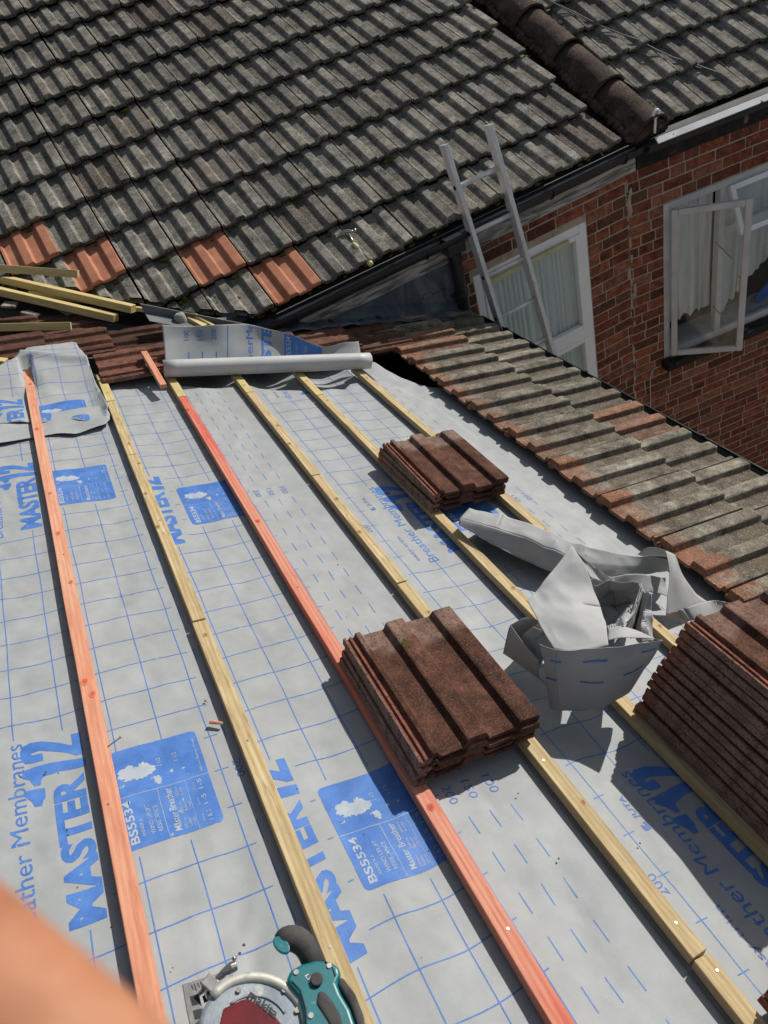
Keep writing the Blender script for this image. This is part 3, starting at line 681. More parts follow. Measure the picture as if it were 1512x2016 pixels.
# ================================================= MEMBRANES
HB=-.0262
def frac_sag(s):
    q=(s/.307)%1.0; return math.sin(math.pi*q)**2
def base_h(s,y):
    q=Vector((s*3.1+y*1.2,y*2.6-s*1.7,.3))
    n1=noise.noise(q*1.0)
    a=Vector(((s*.80-y*.6)*13,(s*.6+y*.8)*3.6,2.2)); n2=noise.noise(a)
    n3=noise.noise(Vector((s*24,y*24,5)))
    k=frac_sag(s)
    near=max(0,min(1,(1.1-y)/.7))
    ws=math.exp(-((s-.12)/.16)**2)*max(0,min(1,(1.15-y)/.4))
    wr=-abs(noise.noise(Vector(((s*.86-y*.35)*20+.8*noise.noise(Vector((s*4,y*4,0))),(s*.35+y*.86)*3.0,7.7))))
    n4=noise.noise(Vector(((s*.5+y*.86)*9,(s*.86-y*.5)*4,12)))
    tl=.010*max(0,min(1,(y-3.0)/.2))*k*(.4+noise.noise(Vector((s*8,3,3)))) if s>.33 else 0
    return HB-.003+tl+k*(-.004+.006*n1+.0042*n2*(1+.9*near)+.0018*n4+.0010*n3-.0034*abs(noise.noise(Vector((s*24+y*10,y*7-s*4,21))))+.013*wr*ws)-.0012*(1-k)
def warp(s,y):
    return s+.003*noise.noise(Vector((s*4,y*5,8))), y+.009*noise.noise(Vector((s*6.5,y*1.6,1.7)))+.003*math.sin(s*2*math.pi/.307)
def text_mesh(body,bold=0,cache={}):
    key=(body,bold)
    if key in cache: return cache[key]
    cu=bpy.data.curves.new('t','FONT'); cu.body=body; cu.size=1; cu.offset=bold; cu.resolution_u=3; cu.fill_mode='FRONT'
    o=bpy.data.objects.new('t',cu); COL.objects.link(o)
    dg=bpy.context.evaluated_depsgraph_get(); oe=o.evaluated_get(dg); me=oe.to_mesh()
    vs=[(v.co.x,v.co.y) for v in me.vertices]; fs=[tuple(p.vertices) for p in me.polygons]
    oe.to_mesh_clear(); bpy.data.objects.remove(o); bpy.data.curves.remove(cu)
    xs=[v[0] for v in vs];ys=[v[1] for v in vs]; x0,x1,y0,y1=min(xs),max(xs),min(ys),max(ys)
    vs=[((x-x0)/(x1-x0),(y-y0)/(y1-y0)) for x,y in vs]
    cache[key]=(vs,fs); return cache[key]
class Print:
    """2-D artwork in (s,y)"""
    def __init__(s): s.p=[]      # (verts, faces)
    def poly(s,pts): s.p.append(([tuple(p) for p in pts],[tuple(range(len(pts)))]))
    def line(s,a,b,w):
        a=Vector(a);b=Vector(b);t=(b-a).normalized();n=Vector((-t.y,t.x))*w/2
        s.poly([a-n,b-n,b+n,a+n])
    def text(s,body,s0,y0,length,height,bold=0,rev=False):
        """baseline at s0, starting y0, reading +y with the letters' heads to -s (rev: reading -y, heads to +s)"""
        vs,fs=text_mesh(body,bold)
        k=-1 if rev else 1
        s.p.append(([(s0-k*b*height,y0+k*a*length) for a,b in vs],fs))
    def rel(s,pts,s0,y0): s.poly([(s0-b,y0+a) for a,b in pts])
def drape(name,prints,fn,material,parent,cell=.014,rng=None,solid=0,smooth=True,lift=0):
    bm=bmesh.new()
    for vs,fs in prints:
        vv=[bm.verts.new((x,y,0)) for x,y in vs]
        for f in fs:
            try: bm.faces.new([vv[i] for i in f])
            except Exception: pass
    if not bm.verts: bm.free(); return None
    xs=[v.co.x for v in bm.verts];ys=[v.co.y for v in bm.verts]
    def cut(lo,hi,axis):
        i=math.floor(lo/cell)+1
        no=Vector((1,0,0)) if axis==0 else Vector((0,1,0))
        while i*cell<hi:
            bmesh.ops.bisect_plane(bm,geom=bm.verts[:]+bm.edges[:]+bm.faces[:],dist=1e-7,plane_co=no*(i*cell),plane_no=no); i+=1
    # cut divided by slabs keeps it quick
    cut(min(xs),max(xs),0); cut(min(ys),max(ys),1)
    bmesh.ops.triangulate(bm,faces=[f for f in bm.faces if len(f.verts)>4])
    for v in bm.verts: v.co=fn(v.co.x,v.co.y)
    for f in bm.faces: f.smooth=smooth
    me=bpy.data.meshes.new(name); bm.to_mesh(me); bm.free()
    o=link(name,me,material,parent)
    if solid:
        md=o.modifiers.new('solid','SOLIDIFY'); md.thickness=solid; md.offset=-1
    return o
TWO=[(0.4721,0.0162),(0.4703,-0.0045),(0.404,-0.0035),(0.4053,0.0118),(0.4209,0.0308),(0.4353,0.0569),(0.4465,0.0855),(0.4426,0.1048),(0.4372,0.0996),(0.4367,0.0794),(0.4139,0.079),(0.4129,0.099),(0.4152,0.1154),(0.4332,0.1242),(0.4525,0.1242),(0.4694,0.1177),(0.4768,0.1037),(0.4753,0.0765),(0.4589,0.0456),(0.4394,0.0196),(0.4396,0.0161)]
ONE=[(0.3962,0.122),(0.4007,0.0999),(0.4022,0.0665),(0.3991,0.033),(0.3916,-0.0051),(0.3666,-0.0055),(0.3684,0.0136),(0.3732,0.0468),(0.3687,0.076),(0.3639,0.0862),(0.3482,0.088),(0.3465,0.1015),(0.3646,0.1088),(0.3749,0.1221)]
O2=[(0.3378,0.1222),(0.3395,0.0977),(0.3371,0.0811),(0.3116,0.0817),(0.305,0.0865),(0.2921,0.0896),(0.2923,0.1032),(0.3087,0.1083),(0.3265,0.1229)]
O3=[(0.3422,0.0144),(0.3375,-0.0053),(0.3111,-0.0069),(0.314,0.0136),(0.3324,0.0199)]
GBR=[(0.1996,-0.0177),(0.2142,-0.042),(0.2042,-0.0598),(0.2129,-0.0719),(0.2042,-0.0865),(0.1956,-0.101),(0.1791,-0.0911),(0.1733,-0.0782),(0.1702,-0.0646),(0.1723,-0.0496),(0.1725,-0.0338),(0.1802,-0.0213),(0.1887,-0.017)]
NIR=[(0.1659,-0.0849),(0.1683,-0.1003),(0.1527,-0.1049),(0.1431,-0.0962),(0.153,-0.0888)]
SMI=[(0.1654,-0.0149),(0.1662,-0.0231),(0.1604,-0.0264),(0.1596,-0.0183)]
def jag(pts,amp=.0025,n=5,seed=0):
    out=[];R=random.Random(seed)
    for i in range(len(pts)):
        a,b=Vector(pts[i]),Vector(pts[(i+1)%len(pts)])
        for k in range(n): 
            p=a.lerp(b,k/n); out.append((p.x+(R.uniform(-amp,amp) if k else 0),p.y+(R.uniform(-amp,amp) if k else 0)))
    return out
def master(P,s0,y0,small=True,dim=None):
    P.text('MASTER',s0,y0,.352,.067,bold=.045)
    for q in (TWO,ONE,O2): P.rel(q,s0,y0)
    if small:
        P.text('Breather Membranes',s0+ -.118,y0-.02+.0,.50,.034)
def jutaetc(P,s0,y0):
    P.text('easy-trim',s0-.172,y0-.0,.15,.020); P.text('JUTA',s0-.180,y0+.36,.062,.018,bold=.02)
    P.poly([(s0-.180,y0+.330),(s0-.180,y0+.350),(s0-.188,y0+.350),(s0-.186,y0+.340),(s0-.199,y0+.345),(s0-.199,y0+.332),(s0-.192,y0+.328)])
def box(P,W,s0,y0,w=.202,h=.262,right=None):
    r_=.012;pts=[]
    for cx_,cy_,a0 in ((s0+w-r_,y0+h-r_,0),(s0+r_,y0+h-r_,90),(s0+r_,y0+r_,180),(s0+w-r_,y0+r_,270)):
        for k in range(5):
            a=D(a0+90*k/4); pts.append((cx_+math.cos(a)*r_,cy_+math.sin(a)*r_))
    P.poly(pts)
    yb=y0-.002
    for i,q in enumerate((GBR,NIR,SMI)): W.rel(jag(q,.0042,4,seed=i+20),s0,yb)
    W.rel(jag([(.168,-.125),(.176,-.130),(.170,-.134),(.165,-.130)],.001,3,3),s0,yb); W.rel(jag([(.164,-.150),(.172,-.153),(.168,-.160)],.001,3,4),s0,yb)
    W.line((s0,y0+.131),(s0+w,y0+.131),.0014); W.line((s0+.090,y0+.002),(s0+.090,y0+.131),.0012); W.line((s0+.150,y0+.002),(s0+.150,y0+.131),.0008)
    W.text('BS5534',s0+.032,y0+.012,.108,.018,bold=.02)
    W.text('ANNEX A',s0+.046,y0+.022,.045,.007); W.text('WIND UPLIFT',s0+.066,y0+.022,.075,.009); W.text('RESISTANCE',s0+.081,y0+.024,.065,.009)
    W.text('Master Breather',s0+.118,y0+.012,.112,.015,bold=.012)
    for a,b,c_ in (('345mm','Batten','Gauge'),('250mm','Batten','Gauge'),('100mm','Lap','')):
        i=('345mm','250mm','100mm').index(a); yy=y0+.012+i*.042
        W.text(a,s0+.130,yy,.026,.006); W.text(b,s0+.139,yy,.022,.006)
        if c_: W.text(c_,s0+.148,yy,.022,.006)
    for i,z in enumerate(('1 & 2','1-5','1-5')): W.text('Zone',s0+.166,y0+.014+i*.042,.020,.005); W.text(z,s0+.182,y0+.012+i*.042,.026,.009)
    W.text('345mm Batten Gauge',s0+.194,y0+.140,.100,.007)
    W.text('2 1/2',s0+.112,y0+.188,.024,.009); W.text('1 1/2',s0+.148,y0+.192,.024,.009)
PER=1.405
LW=.0024
def gridcols(P,cols,y0,y1,gaps):
    """gaps: {col:[(a,b),...]} stretches with no line"""
    for c_ in cols:
        cuts=sorted(gaps.get(c_,[])); y=y0
        for a,b in cuts:
            if a>y: P.line((c_,y),(c_,min(a,y1)),LW)
            y=max(y,b)
        if y<y1: P.line((c_,y),(c_,y1),LW)
def inr(y,rs): return any(a<=y<=b for a,b in rs)
def dashes(P,s,ph,y0,y1,skip):
    y=ph
    while y>y0: y-=.0943
    while y<y1:
        if not inr(y+.02,skip): P.line((s,y),(s,y+.0465),LW)
        y+=.0943
reps=[-2,-1,0,1,2]
# ---- zone 0 + flap
def art0(ymin,ymax):
    P=Print();W=Print();F=Print()
    mr=[(.82+PER*i,1.325+PER*i) for i in reps]; br=[(.925+PER*i,1.205+PER*i) for i in reps]
    cols=[-.49,-.385,-.282,-.18,-.077,.028,.131,.234]
    gp={-.18:mr,-.077:mr,.028:br,.131:br,-.282:mr}
    gridcols(P,cols,ymin,ymax,gp)
    y=.667
    while y>ymin+.01: y-=.101
    while y<ymax:
        if y>ymin:
            if inr(y,br): P.line((.22,y),(.252,y),LW)
            elif inr(y,mr): P.line((-.03,y),(.252,y),LW)
            else: P.line((-.6,y),(.252,y),LW)
        y+=.101
    for i in reps:
        y0=.831+PER*i
        if ymin-.5<y0<ymax:
            master(P,-.045,y0); box(P,W,.004,.942+PER*i)
        yy=1.085+PER*i
        if ymin<yy<ymax-.06: F.text('200',.262,yy,.05,.018,rev=True)
    dashes(P,.268,.40,ymin,ymax,[(1.0+PER*i,1.10+PER*i) for i in reps])
    return P,W,F
# zone 1
def art1(ymin,ymax):
    P=Print();W=Print();F=Print()
    mr=[(.560+PER*i,1.05+PER*i) for i in reps]; br=[(.655+PER*i,.950+PER*i) for i in reps]
    gridcols(P,[.342,.443,.545,.648],ymin,ymax,{.342:mr,.443:br,.545:br})
    y=.606
    while y>ymin+.01: y-=.101
    while y<ymax:
        if y>ymin:
            if inr(y,br): P.line((.389,y),(.402,y),LW); P.line((.64,y),(.66,y),LW)
            elif inr(y,mr): P.line((.389,y),(.662,y),LW)
            else: P.line((.331,y),(.662,y),LW)
        y+=.101
    for i in reps:
        y0=.572+PER*i
        if ymin-.5<y0<ymax: master(P,.370,y0,small=False); box(P,W,.413,.672+PER*i)
        yy=.822+PER*i
        if ymin<yy<ymax:
            for s_,tx in ((.776,'100'),(.724,'150'),(.674,'200')): F.text(tx,s_,yy,.05,.021,rev=True)
    sk=[(.775+PER*i,.85+PER*i) for i in reps]
    dashes(P,.799,.686-.0005,ymin,ymax,sk); dashes(P,.747,.591,ymin,ymax,sk); dashes(P,.695,.497,ymin,ymax,sk)
    return P,W,F
def art2(ymin,ymax):
    P=Print();W=Print();F=Print()
    base=.215; P2=1.405
    mr=[(base-.02+P2*i,base+.50+P2*i) for i in reps]; br=[(base+.09+P2*i,base+.375+P2*i) for i in reps]
    gridcols(P,[.996,1.10,1.203,1.305,1.408,1.51],ymin,ymax,{1.10:mr,1.203:mr,1.305:br,1.408:br})
    y=.251
    while y>ymin+.01: y-=.1005
    while y<ymax:
        if y>ymin:
            if inr(y,br): P.line((.981,y),(1.012,y),LW); P.line((1.495,y),(1.525,y),LW)
            elif inr(y,mr): P.line((.981,y),(1.012,y),LW); P.line((1.26,y),(1.525,y),LW)
            else: P.line((.981,y),(1.525,y),LW)
        y+=.1005
    for i in reps:
        y0=base+P2*i
        if ymin-.5<y0<ymax: master(P,1.235,y0); jutaetc(F,1.235,y0); box(P,W,1.275,y0+.1)
        yy=.415+P2*i
        if ymin<yy<ymax: F.text('200',.984-.004,yy,.05,.021)
        y1=1.862+P2*(i)
        if ymin<y1<ymax:
            for s_,tx in ((1.640,'100'),(1.588,'150')): F.text(tx,s_,y1,.05,.021,rev=True)
    dashes(F,.955,.521,ymin,ymax,[(.39+P2*i,.48+P2*i) for i in reps])
    sk=[(1.80+P2*i,1.88+P2*i) for i in reps]
    dashes(F,1.655,1.30,ymin,ymax,sk); dashes(F,1.603,1.25,ymin,ymax,sk)
    return P,W,F
def clip_poly(prints,poly_fn):
    return [p for p in prints if all(poly_fn(v) for v in p[0])]
def sheet(name,label,outline,hf,art,yr,cell=.0125,mt='membrane',group='breather membrane sheets on the stripped roof'):
    fn=lambda s,y: A(s,y,hf(s,y))
    o=drape(name,[(outline,[tuple(range(len(outline)))])],fn,M[mt],None,cell=cell,solid=.0006)
    tag(o,label,'roof membrane',group)
    P,W,F=art
    import mathutils.geometry as G
    ol=[Vector((a,b,0)) for a,b in outline]
    def inside(p):
        x,y=p;c=False;n=len(outline);j=n-1
        for i in range(n):
            xi,yi=outline[i];xj,yj=outline[j]
            if (yi>y)!=(yj>y) and x<(xj-xi)*(y-yi)/(yj-yi)+xi: c=not c
            j=i
        return c
    def prep(pr):
        out=[]
        bm=bmesh.new()
        for vs,fs in pr.p:
            # subdivide long strips in pieces then drop what is outside
            vv=[bm.verts.new((a,b,0)) for a,b in vs]
            for f in fs:
                try:bm.faces.new([vv[i] for i in f])
                except Exception: pass
        if not bm.verts: bm.free(); return []
        xs=[v.co.x for v in bm.verts];ys=[v.co.y for v in bm.verts]
        for ax,lo,hi in ((0,min(xs),max(xs)),(1,min(ys),max(ys))):
            no=Vector((1,0,0)) if ax==0 else Vector((0,1,0)); c_=.015; i=math.floor(lo/c_)+1
            while i*c_<hi:
                bmesh.ops.bisect_plane(bm,geom=bm.verts[:]+bm.edges[:]+bm.faces[:],dist=1e-7,plane_co=no*(i*c_),plane_no=no); i+=1
        bmesh.ops.triangulate(bm,faces=[f for f in bm.faces if len(f.verts)>4])
        kill=[f for f in bm.faces if not all(inside(warp(v.co.x,v.co.y)) for v in f.verts)]
        bmesh.ops.delete(bm,geom=kill,context='FACES')
        return bm
    for pr,mn,lift,nm in ((P,'ink',.0005,'blue_print'),(F,'ink2',.0005,'faint_print'),(W,'knock',.0009,'lettering')):
        bm=prep(pr)
        if not bm: continue
        for v in bm.verts:
            s_,y_=warp(v.co.x,v.co.y); v.co=A(s_,y_,hf(s_,y_)+lift)
        for f in bm.faces: f.smooth=True
        me=bpy.data.meshes.new(nm); bm.to_mesh(me); bm.free(); link(nm,me,M[mn],o)
    return o
def join(*arts):
    R_=[Print(),Print(),Print()]
    for a in arts:
        for i in range(3): R_[i].p+=a[i].p
    return R_
Y0=-.6
# lowest sheet along the tiles
h3=lambda s,y: base_h(s,y)-.0045
sheet('membrane_sheet','narrow strip of grey membrane beside the eaves tiles, beyond the crumpled offcut',[(1.60,Y0),(2.5,Y0),(2.5,2.9),(2.1,2.92),(1.95,2.90),(1.84,2.925),(1.79,3.0),(1.75,3.10),(1.72,3.2),(1.70,3.36),(1.60,3.36)],h3,(Print(),Print(),Print()),None)
h2=lambda s,y: base_h(s,y)-.0025
sh2=sheet('membrane_sheet','wide grey membrane sheet under the middle tile stack and the crumpled offcut',
  [(.80,Y0),(1.757,Y0),(1.757,1.2),(1.752,2.2),(1.745,2.7),(1.70,2.93),(1.66,3.02),(1.60,3.10),(1.56,3.05),(1.506,3.085),(1.45,3.08),(1.40,3.03),(1.338,3.055),(1.25,3.04),(1.176,3.075),(1.082,3.11),(.98,3.16),(.90,3.2),(.80,3.2)],h2,art2(Y0,3.1),None)
h1=lambda s,y: base_h(s,y)
a0=art0(Y0,3.0);a1=art1(Y0,3.5)
# zones 0 and 1 are two sheets lapping under the second batten
sheet('membrane_sheet','grey membrane sheet under the red batten, with a blue printed map rectangle',
  [(.296,Y0),(.899,Y0),(.899,3.215),(.86,3.235),(.80,3.215),(.738,3.222),(.70,3.26),(.66,3.285),(.645,3.34),(.60,3.44),(.45,3.47),(.40,3.45),(.296,3.46)],lambda s,y: base_h(s,y)-.0012,a1,None)
sheet('membrane_sheet','grey membrane sheet at the far left under the orange batten, with large blue capitals',
  [(-1.3,Y0),(.322,Y0),(.322,3.46),(.28,3.48),(-.2,3.5),(-1.3,3.5)],h1,a0,None)
# older sheet showing blue below the roll
def hu(s,y): return base_h(s,y)-.014-.040*max(0,min(1,(y-2.98)/.12))*frac_sag(s)**.5
def shift(art,ds,dy):
    out=[]
    for pr in art:
        q=Print(); q.p=[([(a+ds,b+dy) for a,b in vs],fs) for vs,fs in pr.p]; out.append(q)
    return out
sheet('membrane_sheet','older membrane layer lying lower in the shade of the membrane roll',
  [(.30,2.95),(1.68,2.95),(1.66,3.2),(1.62,3.5),(1.2,3.72),(.32,3.72)],hu,shift(art2(2.4,4.2),.02,.42),None,mt='membrane')
# flap turned up over the red tiles at the left, and the strip below its edge
def hf1(s,y):
    t=max(0,min(1,(y-3.30)/.32)); t=t*t*(3-2*t)
    fold=.022*math.exp(-((y-3.62+.5*(s-.1))/.035)**2)+.012*math.exp(-((y-3.42-.3*s)/.05)**2)
    edge=.012*max(0,1-abs(y-3.05)/.12)*(.6+.5*noise.noise(Vector((s*9,2,0))))
    curl=.03*max(0,(s-.22)/.07)**2*max(0,min(1,(3.5-y)/.2)) if s>.22 else 0
    on=1 if abs(s)<.04 and y<3.62 else 0
    k=min(1,abs(s)/.06) if y<3.62 else 1
    hh=HB+.004+t*.075+k*(fold+edge+.010*noise.noise(Vector((s*7,y*6,9)))+curl+.003)
    return min(hh,-.0015) if (k<.35) else hh
def hf2(s,y):
    k=min(1,abs(s)/.06)
    return min(HB+.002+k*(.006+.005*noise.noise(Vector((s*9,y*9,4))))+ .010*max(0,(s-.15)/.12)*k,-.0015 if k<.35 else 1)
fo=[(-.62,3.10),(-.35,3.05),(-.141,3.065),(-.06,3.045),(.017,3.036),(.08,3.02),(.12,3.035),(.18,2.985),(.221,2.975),(.27,3.0),(.288,3.06),(.280,3.25),(.272,3.45),(.262,3.62),(.25,3.70),(.245,3.78),(.225,3.80),(.12,3.775),(.05,3.77),(.02,3.78),(.0,3.73),(-.02,3.66),(-.06,3.61),(-.12,3.56),(-.25,3.53),(-.62,3.5)]
sheet('membrane_flap','membrane flap folded up over the red tiles at the far end of the orange batten',fo,hf1,shift(art0(2.0,3.25),0.0,.61),None,cell=.010)
fu=[(-.62,2.93),(-.4,2.86),(-.148,2.885),(-.05,2.90),(.015,2.912),(.08,2.905),(.129,2.884),(.19,2.905),(.25,2.918),(.275,2.95),(.285,3.01),(.28,3.12),(-.62,3.15)]
sheet('membrane_offcut','pale blank membrane strip showing below the edge of the folded flap',fu,hf2,(Print(),Print(),Print()),None,cell=.010,mt='membrane')

# ---- roll
def cm(p0,p1,p2,p3,t): return .5*((2*p1)+(-p0+p2)*t+(2*p0-5*p1+4*p2-p3)*t*t+(-p0+3*p1-3*p2+p3)*t**3)
def patch(grid,nu=24,nv=24,wr=.004,ws=14,seed=0,lin=0,cr_=0):
    G=[[PA(*c) for c in row] for row in grid]; R_=len(G);C_=len(G[0])
    def ev(a,b):
        a=max(0,min(.9999,a))*(R_-1); b=max(0,min(.9999,b))*(C_-1); i=int(a);j=int(b);ta=a-i;tb=b-j
        def row(i):
            i=max(0,min(R_-1,i)); g_=G[i]; q=lambda k:g_[max(0,min(C_-1,k))]
            return cm(q(j-1),q(j),q(j+1),q(j+2),tb).lerp(q(j).lerp(q(j+1),tb),lin)
        p=cm(row(i-1),row(i),row(i+1),row(i+2),ta).lerp(row(i).lerp(row(i+1),ta),lin)
        c=0
        if cr_:
            w1=Vector((noise.noise(p*7+Vector((seed,3,0))),noise.noise(p*7+Vector((9,seed,0))),0))*.5
            c=cr_*(abs(noise.noise(p*ws*.8+w1+Vector((seed,5,1))))*1.6-.4)+cr_*.4*abs(noise.noise(p*ws*2.1+w1+Vector((seed,8,1))))
        return p+nA*(wr*noise.noise(p*ws+Vector((seed,0,0)))-c)
    return ev
def patch_mesh(mb,grid,nu=18,nv=26,wr=.004,ws=14,seed=0,lin=0,cr_=0):
    ev=patch(grid,wr=wr,ws=ws,seed=seed,lin=lin,cr_=cr_); vs=[ev(i/nu,j/nv) for i in range(nu+1) for j in range(nv+1)]
    fs=[(i*(nv+1)+j,i*(nv+1)+j+1,(i+1)*(nv+1)+j+1,(i+1)*(nv+1)+j) for i in range(nu) for j in range(nv)]
    mb.add(vs,fs); return ev
r0=A(.585,3.335,.045); r1=A(1.60,3.165,.045)
rollE=empty('membrane_roll',A(1.1,3.25,0),'part-used roll of grey membrane lying across the far ends of the battens','roll')
mb=MB(); ax=(r1-r0).normalized(); u_=nA.cross(ax).normalized(); w_=ax.cross(u_)
vs=[];fs=[];NT=3;n=28
turns=NT*n
for P_ in range(17):
    for k in range(turns+1):
        a=2*math.pi*k/n; rad=.0425-.0030*(k/n)+.0006*noise.noise(Vector((P_*.7,a,0)))
        vs.append(r0.lerp(r1,P_/16)+(u_*math.cos(a)+w_*math.sin(a))*rad+ax*(.002*math.sin(k*.7) if P_ in(0,16) else 0))
T1=turns+1
for P_ in range(16):
    for k in range(turns): fs.append((P_*T1+k,P_*T1+k+1,(P_+1)*T1+k+1,(P_+1)*T1+k))
mb.add(vs,fs); mb.build('rolled_sheet',M['rollmat'],rollE,smooth=True,solid=.0008,fix=False)
tg=[[(318,640,.185),(370,642,.178),(430,641,.188),(478,638,.186),(520,646,.172),(560,655,.155),(600,668,.135),(640,682,.100),(670,676,.105),(706,671,.105)],
    [(322,672,.122),(370,672,.116),(430,671,.124),(478,670,.120),(520,672,.114),(560,676,.105),(600,682,.094),(640,688,.080),(672,686,.080),(708,683,.080)],
    [(325,719,.035),(370,717,.035),(430,715,.035),(478,713,.035),(520,712,.035),(560,711,.035),(600,709,.035),(640,708,.035),(672,707,.035),(712,705,.035)]]
mb=MB(); ev=patch_mesh(mb,tg,nu=24,nv=70,wr=.006,ws=9); tail=mb.build('loose_tail',M['membrane'],rollE,smooth=True,solid=.0008,fix=False)
def drape_patch(P,ev,nm,mt,parent,lift=.001,cell=.012):
    fn=lambda a,b: ev(a,b)+ (CAMP-ev(a,b)).normalized()*0
    def f2(a,b):
        p=ev(a,b); e=1e-3
        q=(ev(min(a+e,.999),b)-ev(max(a-e,0),b)).cross(ev(a,min(b+e,.999))-ev(a,max(b-e,0))).normalized()
        if q.dot(nA-Yv*.6-Xv*.2)<0: q=-q
        return p+q*lift
    return drape(nm,P.p,f2,mt,parent,cell=cell)
P=Print();W=Print()   # artwork in (a: down the tail, b: across)
def T2(P,body,a0,b0,la,wb,bold=0):   # reads upwards (a decreasing), letters' heads to the left (b decreasing)
    vs,fs=text_mesh(body,bold); P.p.append(([(a0-x*la,b0-y*wb) for x,y in vs],fs))
T2(P,'herMe',.96,.385,.92,.035); T2(P,'STE',.96,.485,.90,.055,.045)
T2(P,'100',.48,.115,.30,.02);T2(P,'150',.48,.165,.30,.02);T2(P,'200',.48,.215,.30,.02)
for b in (.115,.165,.215): P.line((.72,b),(.98,b),.004)
P.line((.08,.262),(.99,.262),.004); P.poly([(.02,.555),(.99,.555),(.99,.76),(.30,.76),(.02,.62)])
T2(W,'BS5534',.95,.59,.75,.026,.02); T2(W,'WIND UPLIFT',.95,.63,.5,.014);T2(W,'Master Breather',.97,.68,.55,.02)
drape_patch(P,ev,'blue_print',M['ink'],tail,.0012,.02); drape_patch(W,ev,'lettering',M['knock'],tail,.0018,.02)

# ---- crumpled offcut
cr=empty('crumpled_membrane',PA(1180,1250,0),'crumpled grey membrane offcut heaped between the tile stacks','membrane offcut')
mb=MB()
patch_mesh(mb,[[(925,998,.055),(1000,1018,.085),(1080,1048,.10),(1160,1076,.085),(1240,1092,.08),(1290,1096,.085),(1330,1100,.09)],
 [(906,1016,.055),(990,1045,.075),(1070,1075,.085),(1155,1105,.06),(1235,1112,.06),(1285,1110,.06),(1328,1112,.06)],
 [(903,1032,.035),(985,1080,.03),(1068,1116,.02),(1150,1136,.02),(1230,1134,.03),(1285,1128,.03),(1325,1121,.03)]],nu=24,nv=90,wr=.007,ws=9,seed=2,lin=.5,cr_=.012)
patch_mesh(mb,[[(903,1032,.035),(985,1080,.03),(1068,1116,.02),(1150,1136,.02)],[(925,1042,.0),(1000,1082,-.01),(1080,1112,-.01),(1150,1128,.0)],[(960,1030,-.02),(1010,1060,-.02),(1080,1090,-.02),(1150,1110,-.02)]],wr=.002)
patch_mesh(mb,[[(1124,1079,.225),(1125,1079,.225),(1127,1080,.225),(1130,1082,.223)],
 [(1098,1110,.21),(1110,1110,.212),(1128,1109,.212),(1148,1110,.20)],
 [(1066,1148,.19),(1090,1148,.192),(1125,1146,.188),(1166,1148,.17)],
 [(1038,1181,.17),(1078,1184,.175),(1125,1186,.172),(1182,1196,.145)],
 [(1062,1228,.158),(1095,1230,.162),(1145,1230,.168),(1192,1230,.165)],
 [(1093,1276,.150),(1120,1280,.160),(1160,1278,.175),(1198,1270,.190)]],nu=40,nv=34,wr=.003,ws=9,seed=4,lin=.9,cr_=.012)
patch_mesh(mb,[[(1131,1081,.223),(1150,1100,.20),(1178,1122,.14),(1208,1140,.09)],[(1150,1112,.19),(1165,1125,.15),(1185,1138,.10),(1212,1148,.08)],[(1164,1138,.17),(1175,1142,.12),(1195,1148,.08),(1225,1152,.07)]],nu=10,nv=10,wr=.002)
patch_mesh(mb,[[(1158,1148,.13),(1200,1146,.12),(1240,1150,.14),(1262,1152,.13)],
 [(1172,1170,.07),(1205,1168,.05),(1238,1166,.09),(1264,1162,.13)],
 [(1182,1192,.02),(1210,1196,.01),(1240,1186,.05),(1258,1180,.12)],
 [(1192,1215,.02),(1212,1222,.02),(1235,1205,.11),(1252,1196,.13)],
 [(1194,1240,.05),(1208,1243,.08),(1228,1230,.12),(1246,1212,.10)]],nu=36,nv=36,wr=.008,ws=14,seed=6,lin=.7,cr_=.028)
patch_mesh(mb,[[(1262,1152,.13),(1268,1160,.06),(1276,1165,.12),(1282,1170,.13)],[(1248,1195,.12),(1258,1200,.03),(1268,1202,.10),(1284,1205,.11)],[(1236,1225,.10),(1250,1235,.02),(1260,1240,.09),(1285,1240,.08)],[(1225,1245,.08),(1242,1255,.03),(1262,1262,.07),(1286,1265,.06)]],nu=26,nv=28,wr=.004,ws=14,seed=7,lin=.95,cr_=.024)
patch_mesh(mb,[[(1197,1240,.06),(1220,1232,.10),(1250,1240,.12),(1285,1255,.20),(1305,1262,.228)],[(1195,1262,.18),(1220,1256,.20),(1250,1256,.21),(1280,1256,.22),(1304,1260,.23)]],nu=6,nv=14,wr=.003)
ev=patch_mesh(mb,[[(1062,1266,.135),(1095,1280,.152),(1130,1282,.168),(1190,1277,.192),(1250,1265,.215),(1304,1260,.235)],
 [(1072,1310,.085),(1090,1315,.100),(1130,1318,.118),(1190,1316,.142),(1248,1300,.172),(1292,1284,.200)],
 [(1076,1352,.030),(1095,1358,.043),(1132,1362,.055),(1188,1358,.075),(1242,1335,.110),(1278,1306,.150)],
 [(1083,1396,-.02),(1098,1402,-.014),(1138,1400,-.008),(1186,1394,.004),(1240,1362,.045),(1272,1312,.120)]],nu=34,nv=44,wr=.003,ws=8,seed=8,lin=.9,cr_=.014)
patch_mesh(mb,[[(1010,1228,.13),(1035,1216,.15),(1062,1222,.13)],[(1003,1235,.11),(1012,1232,.11),(1050,1236,.09)],[(996,1262,.07),(1004,1262,.05),(1040,1262,.04)],[(990,1286,.02),(1020,1300,.01),(1060,1310,.01)]],nu=12,nv=12,wr=.004)
patch_mesh(mb,[[(1006,1232,.13),(990,1286,.03)],[(1026,1260,.11),(1026,1310,.02)],[(1060,1300,.08),(1062,1336,.0)]],nu=12,nv=10,wr=.003)
